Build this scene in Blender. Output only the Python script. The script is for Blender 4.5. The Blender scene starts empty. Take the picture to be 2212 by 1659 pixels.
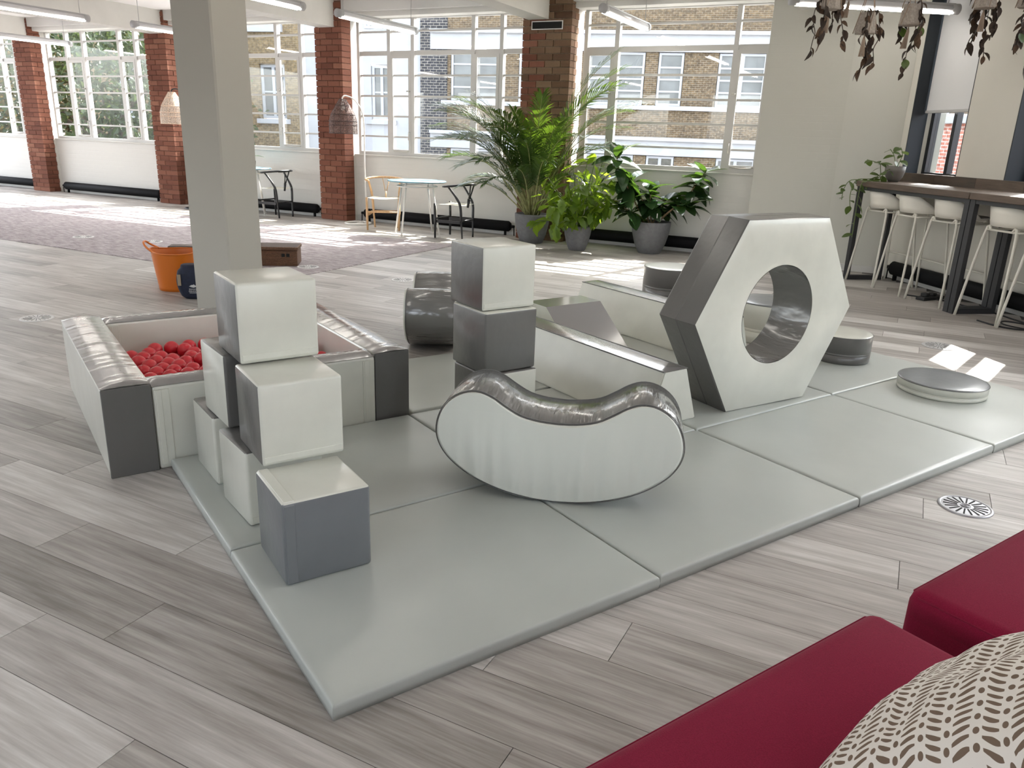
import bpy, bmesh, math, random
from mathutils import Vector, Matrix
R = random.Random(7)
PI = math.pi
sc = bpy.context.scene
COL = sc.collection

# ------------------------------------------------------------------ camera
cam_d = bpy.data.cameras.new('camera'); cam = bpy.data.objects.new('camera', cam_d); COL.objects.link(cam)
cam_d.sensor_width = 36.0; cam_d.lens = 1671.3 / 2212 * 36.0; cam_d.clip_start = 0.05; cam_d.clip_end = 300
PITCH, ROLL, CAM_H = 0.30991, 0.03565, 1.42
fw = Vector((0, math.cos(PITCH), -math.sin(PITCH))); rt = Vector((1, 0, 0)); up = Vector((0, math.sin(PITCH), math.cos(PITCH)))
r2 = math.cos(ROLL) * rt + math.sin(ROLL) * up; u2 = -math.sin(ROLL) * rt + math.cos(ROLL) * up
cam.matrix_world = Matrix(((r2.x, u2.x, -fw.x, 0), (r2.y, u2.y, -fw.y, 0), (r2.z, u2.z, -fw.z, CAM_H), (0, 0, 0, 1)))
sc.camera = cam

# ------------------------------------------------------------------ world, sun, exposure
SUN_EL = math.radians(46.2)
SUN_H = Vector((0.65, 0.76, 0)).normalized()           # towards the sun
w = bpy.data.worlds.new('world'); sc.world = w; w.use_nodes = True
nt = w.node_tree; bg = nt.nodes['Background']
sky = nt.nodes.new('ShaderNodeTexSky'); sky.sky_type = 'NISHITA'; sky.sun_disc = False
sky.sun_elevation = SUN_EL; sky.sun_rotation = math.atan2(SUN_H.x, SUN_H.y); sky.air_density = 1.0; sky.dust_density = 3.0; sky.ozone_density = 0.6
hsv = nt.nodes.new('ShaderNodeHueSaturation'); hsv.inputs['Saturation'].default_value = 0.35
nt.links.new(sky.outputs[0], hsv.inputs['Color']); nt.links.new(hsv.outputs[0], bg.inputs[0])
bg.inputs[1].default_value = 0.75
sun_d = bpy.data.lights.new('sun', 'SUN'); sun = bpy.data.objects.new('sun', sun_d); COL.objects.link(sun)
sun_d.energy = 12.5; sun_d.angle = math.radians(0.35); sun_d.color = (1.0, 0.95, 0.88)
sd = -(SUN_H * math.cos(SUN_EL) + Vector((0, 0, math.sin(SUN_EL))))
sun.rotation_euler = sd.to_track_quat('-Z', 'Y').to_euler(); sun.location = (6, 8, 12)
sc.view_settings.view_transform = 'Standard'; sc.view_settings.look = 'None'
sc.view_settings.gamma = 1.0; sc.view_settings.use_curve_mapping = False
sc.view_settings.exposure = 1.12
sc.cycles.max_bounces = 10; sc.cycles.diffuse_bounces = 6; sc.cycles.transparent_max_bounces = 16
sc.cycles.sample_clamp_indirect = 8.0; sc.cycles.caustics_reflective = False; sc.cycles.caustics_refractive = False

# ------------------------------------------------------------------ frames
def frame(yaw):
    c, s = math.cos(yaw), math.sin(yaw)
    return lambda a, b, z=0.0: Vector((a * c - b * s, a * s + b * c, z))
YW = -0.46624; WF = frame(YW)            # window wall: s along the wall, d away from the camera
YR = math.atan2(-0.9871, 0.16); RF = frame(YR)   # right wall
YM = 0.6141; _M = frame(YM)              # mats
def MF(u, v, z=0.0): return _M(u, v, z) + Vector((-0.423, 1.588, 0))
YF = -0.2115; FF = frame(YF)             # facade over the street
MT = 0.047                               # mat thickness

# ------------------------------------------------------------------ materials
MATS = {}
class NB:
    def __init__(self, name):
        self.m = bpy.data.materials.new(name); self.m.use_nodes = True
        self.t = self.m.node_tree; self.n = self.t.nodes; self.b = self.n['Principled BSDF']; self.out = self.n['Material Output']
    def new(self, kind, **kw):
        x = self.n.new(kind)
        for k, v in kw.items(): setattr(x, k, v)
        return x
    def link(self, a, b): self.t.links.new(a, b)
    def val(self, a, b):
        if isinstance(b, (int, float)): a.default_value = b
        else: self.link(b, a)
    def math(self, op, a, b=0.0, c=None):
        x = self.new('ShaderNodeMath', operation=op); self.val(x.inputs[0], a); self.val(x.inputs[1], b)
        if c is not None: self.val(x.inputs[2], c)
        return x.outputs[0]
    def coord(self, which='Object', scale=(1, 1, 1), rot=(0, 0, 0)):
        if which == 'Position':
            src = self.new('ShaderNodeNewGeometry').outputs['Position']
        else:
            src = self.new('ShaderNodeTexCoord').outputs[which]
        mp = self.new('ShaderNodeMapping'); mp.inputs['Scale'].default_value = scale; mp.inputs['Rotation'].default_value = rot
        self.link(src, mp.inputs[0]); return mp.outputs[0]
    def noise(self, vec, scale, detail=4, rough=0.55, dim='3D', wv=None):
        x = self.new('ShaderNodeTexNoise'); x.noise_dimensions = dim
        x.inputs['Scale'].default_value = scale; x.inputs['Detail'].default_value = detail; x.inputs['Roughness'].default_value = rough
        self.link(vec, x.inputs['Vector'])
        if wv is not None: self.link(wv, x.inputs['W'])
        return x.outputs[0]
    def ramp(self, fac, stops):
        x = self.new('ShaderNodeValToRGB'); e = x.color_ramp.elements
        while len(e) < len(stops): e.new(0.5)
        for i, (p, c) in enumerate(stops): e[i].position = p; e[i].color = (*c, 1) if len(c) == 3 else c
        self.link(fac, x.inputs[0]); return x.outputs[0]
    def mix(self, fac, a, b, blend='MIX'):
        x = self.new('ShaderNodeMix', data_type='RGBA', blend_type=blend)
        self.val(x.inputs[0], fac)
        for sock, v in ((x.inputs[6], a), (x.inputs[7], b)):
            if isinstance(v, tuple): sock.default_value = (*v, 1)
            else: self.link(v, sock)
        return x.outputs[2]
    def bump(self, h, strength=0.2, dist=0.01):
        x = self.new('ShaderNodeBump'); x.inputs['Strength'].default_value = strength; x.inputs['Distance'].default_value = dist
        self.link(h, x.inputs['Height']); self.link(x.outputs[0], self.b.inputs['Normal'])
    def base(self, c):
        if isinstance(c, tuple): self.b.inputs['Base Color'].default_value = (*c, 1)
        else: self.link(c, self.b.inputs['Base Color'])
    def set(self, rough=None, metal=None, spec=None, coat=None):
        if rough is not None: self.val(self.b.inputs['Roughness'], rough)
        if metal is not None: self.b.inputs['Metallic'].default_value = metal
        if spec is not None: self.b.inputs['Specular IOR Level'].default_value = spec
        if coat is not None: self.b.inputs['Coat Weight'].default_value = coat
def simple(name, col, rough=0.5, metal=0.0, spec=0.5, nscale=None, namp=0.06, bump=None, coat=None):
    b = NB(name)
    if nscale:
        v = b.coord('Object'); n = b.noise(v, nscale)
        d = tuple(max(0, c * (1 - namp * 3)) for c in col); l = tuple(min(1, c * (1 + namp * 3)) for c in col)
        b.base(b.ramp(n, [(0.3, d), (0.7, l)]))
        if bump: b.bump(n, bump[0], bump[1])
    else: b.base(col)
    b.set(rough, metal, spec, coat); MATS[name] = b.m; return b.m
def vinyl(name, col, rough, wr=0.25, sc_=6.0, coat=0.5):
    b = NB(name); v = b.coord('Object'); n = b.noise(v, sc_, 3, 0.5); n2 = b.noise(v, 160.0, 2, 0.5)
    d = tuple(c * 0.93 for c in col); b.base(b.ramp(n, [(0.35, d), (0.65, col)]))
    h = b.math('ADD', n, b.math('MULTIPLY', n2, 0.03)); b.bump(h, wr, 0.02); b.set(rough, spec=0.5, coat=coat); b.b.inputs['Coat Roughness'].default_value = 0.18; MATS[name] = b.m; return b.m
vinyl('vinyl_white', (0.57, 0.57, 0.505), 0.3, 0.18)
vinyl('vinyl_grey', (0.105, 0.102, 0.096), 0.28, 0.3, 6.0, 0.25)
vinyl('vinyl_slate', (0.15, 0.16, 0.168), 0.3, 0.2, 6.0, 0.2)
vinyl('vinyl_mat', (0.415, 0.438, 0.41), 0.4, 0.2, 2.2, 0.15)
def wrinkle(name, col, rough, sx, amp, coat=None):
    b = NB(name); v = b.coord('Object', scale=(sx, 1.2, 1.2)); n = b.noise(v, 3.0, 3, 0.5)
    b.base(col); b.bump(n, amp, 0.03); b.set(rough, coat=coat); b.b.inputs['Coat Roughness'].default_value = 0.12; MATS[name] = b.m
def pleat(name, col):
    b = NB(name); v = b.coord('Object', scale=(1.0, 1.0, 0.10)); n = b.noise(v, 15.0, 1, 0.4); sp = b.new('ShaderNodeSeparateXYZ'); b.link(b.new('ShaderNodeTexCoord').outputs['Object'], sp.inputs[0])
    k = b.new('ShaderNodeMapRange'); k.inputs[1].default_value = 0.36; k.inputs[2].default_value = 0.08; k.inputs[3].default_value = 0.12; k.inputs[4].default_value = 1.0; b.link(sp.outputs[2], k.inputs[0])
    b.base(col); b.bump(b.math('MULTIPLY', n, k.outputs[0]), 0.7, 0.06); b.set(0.36); MATS[name] = b.m
pleat('vinyl_white_pleat', (0.56, 0.575, 0.52))
wrinkle('vinyl_grey_pleat', (0.125, 0.122, 0.117), 0.2, 8.0, 0.75, 0.8)
wrinkle('vinyl_top_pleat', (0.21, 0.20, 0.195), 0.22, 1.0, 0.22, 0.8)
simple('paint_white', (0.615, 0.605, 0.57), 0.75, nscale=3.0, namp=0.012)
simple('paint_beige', (0.49, 0.485, 0.44), 0.7)
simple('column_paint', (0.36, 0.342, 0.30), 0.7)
simple('paint_ceiling', (0.86, 0.85, 0.84), 0.85)
simple('paint_stone', (0.57, 0.55, 0.495), 0.7, nscale=1.5, namp=0.01)
simple('frame_white', (0.52, 0.51, 0.49), 0.4)
simple('black_metal', (0.005, 0.005, 0.006), 0.6, spec=0.12)
simple('bar_metal', (0.022, 0.022, 0.025), 0.5)
simple('black_paint', (0.012, 0.012, 0.014), 0.3)
simple('navy_reveal', (0.011, 0.016, 0.022), 0.6)
simple('dark_frame', (0.012, 0.014, 0.018), 0.4)
simple('blind_fabric', (0.66, 0.66, 0.67), 0.8, nscale=400, namp=0.03)
simple('chrome', (0.75, 0.75, 0.75), 0.25, metal=1.0)
simple('brass_dull', (0.5, 0.48, 0.44), 0.4, metal=0.8)
simple('white_metal', (0.74, 0.72, 0.68), 0.4)
simple('stool_plastic', (0.66, 0.63, 0.565), 0.5)
simple('stool_metal', (0.60, 0.575, 0.51), 0.5)
simple('table_blue', (0.16, 0.30, 0.37), 0.25)
simple('paper_cord', (0.84, 0.80, 0.71), 0.8, nscale=120, namp=0.08, bump=(0.3, 0.004))
simple('pot_grey', (0.135, 0.135, 0.14), 0.7, nscale=25, namp=0.04)
simple('pot_taupe', (0.15, 0.14, 0.125), 0.6)
simple('soil', (0.03, 0.02, 0.014), 0.95, nscale=60, namp=0.2, bump=(0.6, 0.01))
simple('tub_orange', (0.55, 0.135, 0.006), 0.42)
simple('navy_cloth', (0.008, 0.012, 0.03), 0.8, nscale=30, namp=0.1)
simple('strap_tan', (0.28, 0.22, 0.15), 0.8)
simple('print_white', (0.55, 0.55, 0.55), 0.7)
simple('ball_red', (0.55, 0.022, 0.035), 0.3)
simple('red_plastic', (0.45, 0.03, 0.06), 0.4)
simple('vent_metal', (0.36, 0.36, 0.38), 0.35, metal=0.6)
simple('slot_black', (0.006, 0.006, 0.006), 0.8)
simple('vent_white', (0.62, 0.61, 0.60), 0.5)
def glow(name, col, strength):
    b = NB(name); b.base(col); b.b.inputs['Emission Color'].default_value = (*col, 1); b.b.inputs['Emission Strength'].default_value = strength; MATS[name] = b.m
glow('lamp_glow', (1.0, 0.95, 0.87), 14.0)
simple('lamp_clear', (0.66, 0.66, 0.67), 0.12, spec=0.8)
simple('lamp_grey', (0.42, 0.42, 0.42), 0.4)
simple('cable_black', (0.01, 0.01, 0.011), 0.6)
simple('cord_beige', (0.33, 0.25, 0.19), 0.9)
simple('hang_pot', (0.34, 0.30, 0.26), 0.85, nscale=60, namp=0.08)
simple('dry_leaf', (0.05, 0.032, 0.022), 0.8, nscale=15, namp=0.25)
simple('dry_leaf_brown', (0.11, 0.062, 0.035), 0.8, nscale=15, namp=0.25)
simple('mortar', (0.15, 0.078, 0.055), 0.95, nscale=40, namp=0.1)
simple('mortar_tan', (0.22, 0.17, 0.12), 0.95, nscale=40, namp=0.1)
simple('stone_white', (0.36, 0.37, 0.39), 0.8, nscale=1.2, namp=0.02)
simple('ext_frame', (0.36, 0.37, 0.395), 0.5)
simple('ext_glass', (0.13, 0.137, 0.14), 0.15, nscale=1.0, namp=0.12)
simple('ext_glass_dark', (0.04, 0.044, 0.042), 0.12, nscale=1.5, namp=0.15)
simple('asphalt', (0.30, 0.30, 0.31), 0.9)
simple('bark', (0.10, 0.08, 0.06), 0.9)
simple('cane_green', (0.30, 0.30, 0.13), 0.6, nscale=20, namp=0.15)
simple('stem_brown', (0.20, 0.13, 0.07), 0.8)
simple('stem_green', (0.12, 0.17, 0.05), 0.7)
simple('slab_grey', (0.10, 0.095, 0.09), 0.9)

def leafmat(name, col, trans, tw=0.45, rough=0.35):
    b = NB(name); v = b.coord('Object'); n = b.noise(v, 8.0)
    d = tuple(c * 0.75 for c in col); l = tuple(min(1, c * 1.25) for c in col)
    b.base(b.ramp(n, [(0.3, d), (0.7, l)])); b.set(rough)
    tr = b.new('ShaderNodeBsdfTranslucent'); tr.inputs[0].default_value = (*trans, 1)
    mx = b.new('ShaderNodeMixShader'); mx.inputs[0].default_value = tw
    b.link(b.b.outputs[0], mx.inputs[1]); b.link(tr.outputs[0], mx.inputs[2]); b.link(mx.outputs[0], b.out.inputs[0])
    MATS[name] = b.m
leafmat('leaf_palm', (0.028, 0.062, 0.014), (0.16, 0.27, 0.02), 0.2)
leafmat('leaf_lime', (0.085, 0.155, 0.02), (0.32, 0.46, 0.03), 0.45)
leafmat('leaf_rubber', (0.018, 0.042, 0.016), (0.14, 0.28, 0.03), 0.14, 0.16)
leafmat('leaf_ivy', (0.06, 0.10, 0.025), (0.22, 0.32, 0.06), 0.25)
leafmat('leaf_tree', (0.035, 0.055, 0.022), (0.085, 0.12, 0.03), 0.35, 0.5)
leafmat('leaf_tree_gold', (0.10, 0.075, 0.022), (0.17, 0.13, 0.04), 0.35, 0.5)

def glass_mat():
    b = NB('window_glass'); b.n.remove(b.b)
    tr = b.new('ShaderNodeBsdfTransparent'); tr.inputs[0].default_value = (0.97, 0.985, 0.98, 1)
    gl = b.new('ShaderNodeBsdfGlossy'); gl.inputs['Roughness'].default_value = 0.02
    mx = b.new('ShaderNodeMixShader'); mx.inputs[0].default_value = 0.05; b.link(tr.outputs[0], mx.inputs[1]); b.link(gl.outputs[0], mx.inputs[2])
    b.link(mx.outputs[0], b.out.inputs[0]); MATS['window_glass'] = b.m
glass_mat()

def plank_mat(name, use_attr):
    b = NB(name)
    v = b.coord('Position', rot=(0, 0, -YW))
    if use_attr: rnd = b.new('ShaderNodeAttribute', attribute_name='rnd').outputs['Fac']
    else: rnd = b.new('ShaderNodeObjectInfo').outputs['Random']
    mp = b.new('ShaderNodeMapping'); mp.inputs['Scale'].default_value = (0.9, 13.0, 1.0); b.link(v, mp.inputs[0])
    wv = b.math('MULTIPLY', rnd, 37.0)
    g1 = b.noise(mp.outputs[0], 2.2, 6, 0.62, '4D', wv)
    mp2 = b.new('ShaderNodeMapping'); mp2.inputs['Scale'].default_value = (2.0, 70.0, 1.0); b.link(v, mp2.inputs[0])
    g2 = b.noise(mp2.outputs[0], 2.0, 3, 0.6, '4D', wv)
    g3 = b.noise(v, 1.1, 3, 0.5, '4D', wv)
    f = b.math('ADD', b.math('MULTIPLY', g1, 0.62), b.math('MULTIPLY', g2, 0.22))
    f = b.math('ADD', f, b.math('MULTIPLY', g3, 0.25))
    f = b.math('ADD', f, b.math('MULTIPLY', b.math('SUBTRACT', rnd, 0.5), 0.24))
    c = b.ramp(f, [(0.34, (0.20, 0.182, 0.165)), (0.48, (0.335, 0.31, 0.288)), (0.60, (0.45, 0.425, 0.40)), (0.75, (0.62, 0.60, 0.575))])
    b.base(c); b.set(b.math('ADD', b.math('MULTIPLY', g1, 0.12), 0.38), spec=0.3)
    b.bump(b.math('ADD', g1, g2), 0.06, 0.004); MATS[name] = b.m
plank_mat('plank', False); plank_mat('plank_far', True)

def carpet_mat():
    b = NB('carpet'); v = b.coord('Position', rot=(0, 0, -YW))
    mp = b.new('ShaderNodeMapping'); mp.inputs['Scale'].default_value = (2.2, 16.0, 1.0); b.link(v, mp.inputs[0])
    n = b.noise(mp.outputs[0], 2.4, 6, 0.75); fine = b.noise(v, 170.0, 2, 0.7)
    f = b.math('ADD', b.math('MULTIPLY', n, 0.65), b.math('MULTIPLY', fine, 0.35))
    b.base(b.ramp(f, [(0.36, (0.11, 0.092, 0.098)), (0.47, (0.32, 0.28, 0.288)), (0.60, (0.58, 0.535, 0.545))]))
    b.set(0.95, spec=0.1); b.bump(fine, 0.6, 0.006); MATS['carpet'] = b.m
carpet_mat()

def brick_obj(name, stops):
    b = NB(name); rnd = b.new('ShaderNodeObjectInfo').outputs['Random']; v = b.coord('Object')
    n = b.noise(v, 30.0, 5, 0.65, '4D', b.math('MULTIPLY', rnd, 20.0))
    f = b.math('ADD', b.math('MULTIPLY', rnd, 0.72), b.math('MULTIPLY', n, 0.34))
    b.base(b.ramp(f, stops)); b.bump(n, 0.5, 0.006); b.set(0.9, spec=0.25); MATS[name] = b.m
brick_obj('brick_red', [(0.12, (0.115, 0.042, 0.027)), (0.45, (0.165, 0.063, 0.040)), (0.75, (0.195, 0.080, 0.052)), (0.98, (0.245, 0.115, 0.075))])
brick_obj('brick_tan', [(0.12, (0.08, 0.042, 0.026)), (0.45, (0.145, 0.085, 0.050)), (0.8, (0.20, 0.13, 0.080)), (0.98, (0.15, 0.058, 0.036))])

def facade_brick(name, c1, c2, mort, bw, bh, ms):
    b = NB(name); tc = b.new('ShaderNodeTexCoord').outputs['Object']
    sp = b.new('ShaderNodeSeparateXYZ'); b.link(tc, sp.inputs[0]); cb = b.new('ShaderNodeCombineXYZ')
    b.link(b.math('ADD', sp.outputs[0], sp.outputs[1]), cb.inputs[0]); b.link(sp.outputs[2], cb.inputs[1])
    br = b.new('ShaderNodeTexBrick'); br.inputs['Scale'].default_value = 1.0; br.inputs['Brick Width'].default_value = bw; br.inputs['Row Height'].default_value = bh
    br.inputs['Mortar Size'].default_value = ms; br.inputs['Color1'].default_value = (*c1, 1); br.inputs['Color2'].default_value = (*c2, 1); br.inputs['Mortar'].default_value = (*mort, 1)
    br.inputs['Bias'].default_value = -0.1; b.link(cb.outputs[0], br.inputs[0])
    n = b.noise(cb.outputs[0], 1.3, 5, 0.6); n2 = b.noise(cb.outputs[0], 9.0, 3, 0.6)
    c = b.mix(b.ramp(n2, [(0.4, (0, 0, 0)), (0.7, (1, 1, 1))]), br.outputs[0], tuple(x * 0.62 for x in c1), 'MIX') if False else br.outputs[0]
    c = b.mix(0.55, c, b.ramp(n2, [(0.35, (0.3, 0.3, 0.3)), (0.65, (1.4, 1.38, 1.35))]), 'MULTIPLY')
    c = b.mix(0.4, c, b.ramp(n, [(0.3, (0.8, 0.78, 0.76)), (0.7, (1.15, 1.12, 1.05))]), 'MULTIPLY')
    b.base(c); b.set(0.9, spec=0.2); b.bump(br.outputs['Fac'], -0.4, 0.01); MATS[name] = b.m
facade_brick('facade_stock', (0.15, 0.105, 0.060), (0.085, 0.060, 0.038), (0.21, 0.185, 0.148), 0.175, 0.060, 0.008)
facade_brick('facade_stock_yellow', (0.215, 0.155, 0.082), (0.14, 0.10, 0.056), (0.22, 0.19, 0.142), 0.185, 0.064, 0.008)
facade_brick('facade_blue', (0.035, 0.037, 0.046), (0.055, 0.056, 0.068), (0.22, 0.21, 0.19), 0.21, 0.085, 0.012)
facade_brick('facade_red', (0.42, 0.17, 0.13), (0.5, 0.22, 0.17), (0.6, 0.5, 0.46), 0.24, 0.082, 0.011)
def painted_brick(name, col):
    b = NB(name); tc = b.new('ShaderNodeTexCoord').outputs['Object']
    sp = b.new('ShaderNodeSeparateXYZ'); b.link(tc, sp.inputs[0]); cb = b.new('ShaderNodeCombineXYZ')
    b.link(sp.outputs[0], cb.inputs[0]); b.link(sp.outputs[2], cb.inputs[1])
    br = b.new('ShaderNodeTexBrick'); br.inputs['Scale'].default_value = 1.0; br.inputs['Brick Width'].default_value = 0.235; br.inputs['Row Height'].default_value = 0.085; br.inputs['Mortar Size'].default_value = 0.006
    b.link(cb.outputs[0], br.inputs[0]); n = b.noise(tc, 25.0, 3, 0.6)
    b.base(col); b.bump(b.math('ADD', b.math('MULTIPLY', br.outputs['Fac'], -0.6), b.math('MULTIPLY', n, 0.35)), 0.35, 0.006); b.set(0.7); MATS[name] = b.m
painted_brick('painted_brick', (0.60, 0.59, 0.56)); painted_brick('painted_brick_beige', (0.47, 0.465, 0.42))
def wood_dark():
    b = NB('wood_dark'); rnd = b.new('ShaderNodeObjectInfo').outputs['Random']; v = b.coord('Object', scale=(2.0, 18.0, 18.0))
    n = b.noise(v, 2.0, 5, 0.6, '4D', b.math('MULTIPLY', rnd, 30.0)); f = b.math('ADD', b.math('MULTIPLY', n, 0.7), b.math('MULTIPLY', rnd, 0.3))
    b.base(b.ramp(f, [(0.25, (0.028, 0.018, 0.012)), (0.5, (0.065, 0.042, 0.028)), (0.8, (0.135, 0.092, 0.065))])); b.set(0.5); b.bump(n, 0.15, 0.004); MATS['wood_dark'] = b.m
wood_dark()
def wood_light():
    b = NB('wood_light'); v = b.coord('Object', scale=(12, 12, 2)); n = b.noise(v, 3.0, 4)
    b.base(b.ramp(n, [(0.3, (0.42, 0.25, 0.12)), (0.7, (0.58, 0.38, 0.21))])); b.set(0.45); MATS['wood_light'] = b.m
wood_light()
def wicker():
    for nm, c0, c1 in (('wicker', (0.06, 0.026, 0.012), (0.26, 0.13, 0.07)),):
        b = NB(nm); v = b.coord('Object'); wv = b.new('ShaderNodeTexWave', bands_direction='Z'); wv.inputs['Scale'].default_value = 26; wv.inputs['Distortion'].default_value = 3.0; wv.inputs['Detail Scale'].default_value = 6
        b.link(v, wv.inputs[0]); b.base(b.ramp(wv.outputs[1], [(0.2, c0), (0.8, c1)])); b.bump(wv.outputs[1], 0.8, 0.01); b.set(0.6); MATS[nm] = b.m
wicker()
def rattan(name, col):
    b = NB(name); v = b.coord('Object'); n = b.noise(v, 70.0, 3, 0.7)
    b.base(b.ramp(n, [(0.3, tuple(c * 0.45 for c in col)), (0.7, col)])); b.set(0.7)
    tr = b.new('ShaderNodeBsdfTransparent'); mx = b.new('ShaderNodeMixShader')
    b.link(b.ramp(b.noise(v, 110.0, 2, 0.5), [(0.45, (0, 0, 0)), (0.55, (0.8, 0.8, 0.8))]), mx.inputs[0])
    b.link(b.b.outputs[0], mx.inputs[1]); b.link(tr.outputs[0], mx.inputs[2]); b.link(mx.outputs[0], b.out.inputs[0]); MATS[name] = b.m
rattan('rattan_dark', (0.19, 0.12, 0.105)); rattan('rattan_light', (0.80, 0.68, 0.57))
simple('rattan_ring', (0.05, 0.03, 0.028), 0.7); simple('rattan_ring_light', (0.6, 0.44, 0.33), 0.7)
def fabric_red():
    b = NB('fabric_red'); v = b.coord('Object'); n = b.noise(v, 420.0, 2, 0.6); n2 = b.noise(v, 4.0, 3)
    f = b.math('ADD', b.math('MULTIPLY', n, 0.85), b.math('MULTIPLY', n2, 0.15))
    b.base(b.ramp(f, [(0.3, (0.15, 0.008, 0.025)), (0.7, (0.21, 0.012, 0.038))])); b.set(1.0, spec=0.04)
    b.b.inputs['Sheen Weight'].default_value = 0.06; b.b.inputs['Sheen Roughness'].default_value = 0.5; b.bump(n, 0.35, 0.002); MATS['fabric_red'] = b.m
fabric_red()
def cushion_mat():
    b = NB('cushion_print'); tc = b.new('ShaderNodeTexCoord').outputs['Object']; sp = b.new('ShaderNodeSeparateXYZ'); b.link(tc, sp.inputs[0])
    n = b.noise(tc, 8.0, 1, 0.4); n2 = b.noise(tc, 18.0, 1, 0.4)
    x = b.math('MULTIPLY', sp.outputs[1], 25.0); x = b.math('ADD', x, b.math('MULTIPLY', n, 0.5)); fx = b.math('FRACT', x); ci = b.math('FLOOR', x)
    y = b.math('MULTIPLY', sp.outputs[0], 82.0)
    par = b.math('SUBTRACT', b.math('MULTIPLY', b.math('FRACT', b.math('MULTIPLY', ci, 0.5)), 4.0), 1.0)
    ph = b.math('MULTIPLY', b.math('MULTIPLY', b.math('POWER', fx, 1.5), 1.6), par)
    fy = b.math('FRACT', b.math('ADD', b.math('ADD', y, ph), b.math('MULTIPLY', n2, 1.2)))
    dash = b.math('MULTIPLY', b.math('LESS_THAN', b.math('ABSOLUTE', b.math('SUBTRACT', fy, 0.5)), b.math('SUBTRACT', 0.27, b.math('MULTIPLY', b.math('POWER', b.math('ABSOLUTE', b.math('SUBTRACT', fx, 0.36)), 2.0), 1.6))), b.math('LESS_THAN', b.math('ABSOLUTE', b.math('SUBTRACT', fx, 0.36)), 0.29))
    gy = b.math('SUBTRACT', b.math('FRACT', b.math('MULTIPLY', y, 0.62)), 0.5); gx = b.math('MULTIPLY', b.math('SUBTRACT', fx, 0.85), 2.1)
    dot = b.math('LESS_THAN', b.math('ADD', b.math('POWER', gx, 2.0), b.math('POWER', gy, 2.0)), 0.055)
    b.base(b.mix(b.math('MAXIMUM', dash, dot), (0.66, 0.62, 0.57), (0.16, 0.115, 0.085))); b.set(0.9, spec=0.1)
    b.bump(b.noise(tc, 6.0, 3), 0.5, 0.02); MATS['cushion_print'] = b.m
cushion_mat()
# ------------------------------------------------------------------ geometry helpers
def BM(): return bmesh.new()
def obj(name, bm, mat, parent=None, smooth=False, loc=None, rotz=0.0, rot=None):
    me = bpy.data.meshes.new(name)
    if smooth:
        for f in bm.faces: f.smooth = True
    bmesh.ops.recalc_face_normals(bm, faces=bm.faces) if bm.faces else None
    bm.to_mesh(me); bm.free()
    for m in (mat if isinstance(mat, (list, tuple)) else [mat]): me.materials.append(MATS[m])
    return link(name, me, parent, loc, rotz, rot)
def link(name, me, parent=None, loc=None, rotz=0.0, rot=None):
    o = bpy.data.objects.new(name, me); COL.objects.link(o)
    if parent is not None: o.parent = parent
    if loc is not None: o.location = loc
    if rot is not None: o.rotation_euler = rot
    elif rotz: o.rotation_euler = (0, 0, rotz)
    return o
def tag(o, label, cat, group=None, kind=None):
    if label: o['label'] = label
    if cat: o['category'] = cat
    if group: o['group'] = group
    if kind: o['kind'] = kind
    return o
def thing(name, label, cat, loc=(0, 0, 0), rotz=0.0, group=None, kind=None, rot=None):
    o = link(name, None, None, loc, rotz, rot); o.empty_display_size = 0.1
    return tag(o, label, cat, group, kind)
def dup(root, loc, rotz, label=None, group=None):
    r = root.copy(); COL.objects.link(r); r.location = loc; r.rotation_euler = (0, 0, rotz)
    if label: r['label'] = label
    if group: r['group'] = group
    for ch in list(root.children):
        c = ch.copy(); COL.objects.link(c); c.parent = r
        for g in ch.children:
            d = g.copy(); COL.objects.link(d); d.parent = c
    return r
def box(bm, x0, x1, y0, y1, z0, z1, bev=0.0, seg=2):
    vs = [bm.verts.new(p) for p in ((x0, y0, z0), (x1, y0, z0), (x1, y1, z0), (x0, y1, z0), (x0, y0, z1), (x1, y0, z1), (x1, y1, z1), (x0, y1, z1))]
    fs = [bm.faces.new([vs[i] for i in q]) for q in ((3, 2, 1, 0), (4, 5, 6, 7), (0, 1, 5, 4), (1, 2, 6, 5), (2, 3, 7, 6), (3, 0, 4, 7))]
    if bev > 0:
        es = list({e for f in fs for e in f.edges})
        bmesh.ops.bevel(bm, geom=es, offset=bev, segments=seg, profile=0.5, affect='EDGES')
    return fs
def boxo(name, mat, parent, x0, x1, y0, y1, z0, z1, bev=0.0, seg=2, smooth=False, **kw):
    bm = BM(); box(bm, x0, x1, y0, y1, z0, z1, bev, seg); return obj(name, bm, mat, parent, smooth, **kw)
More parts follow.
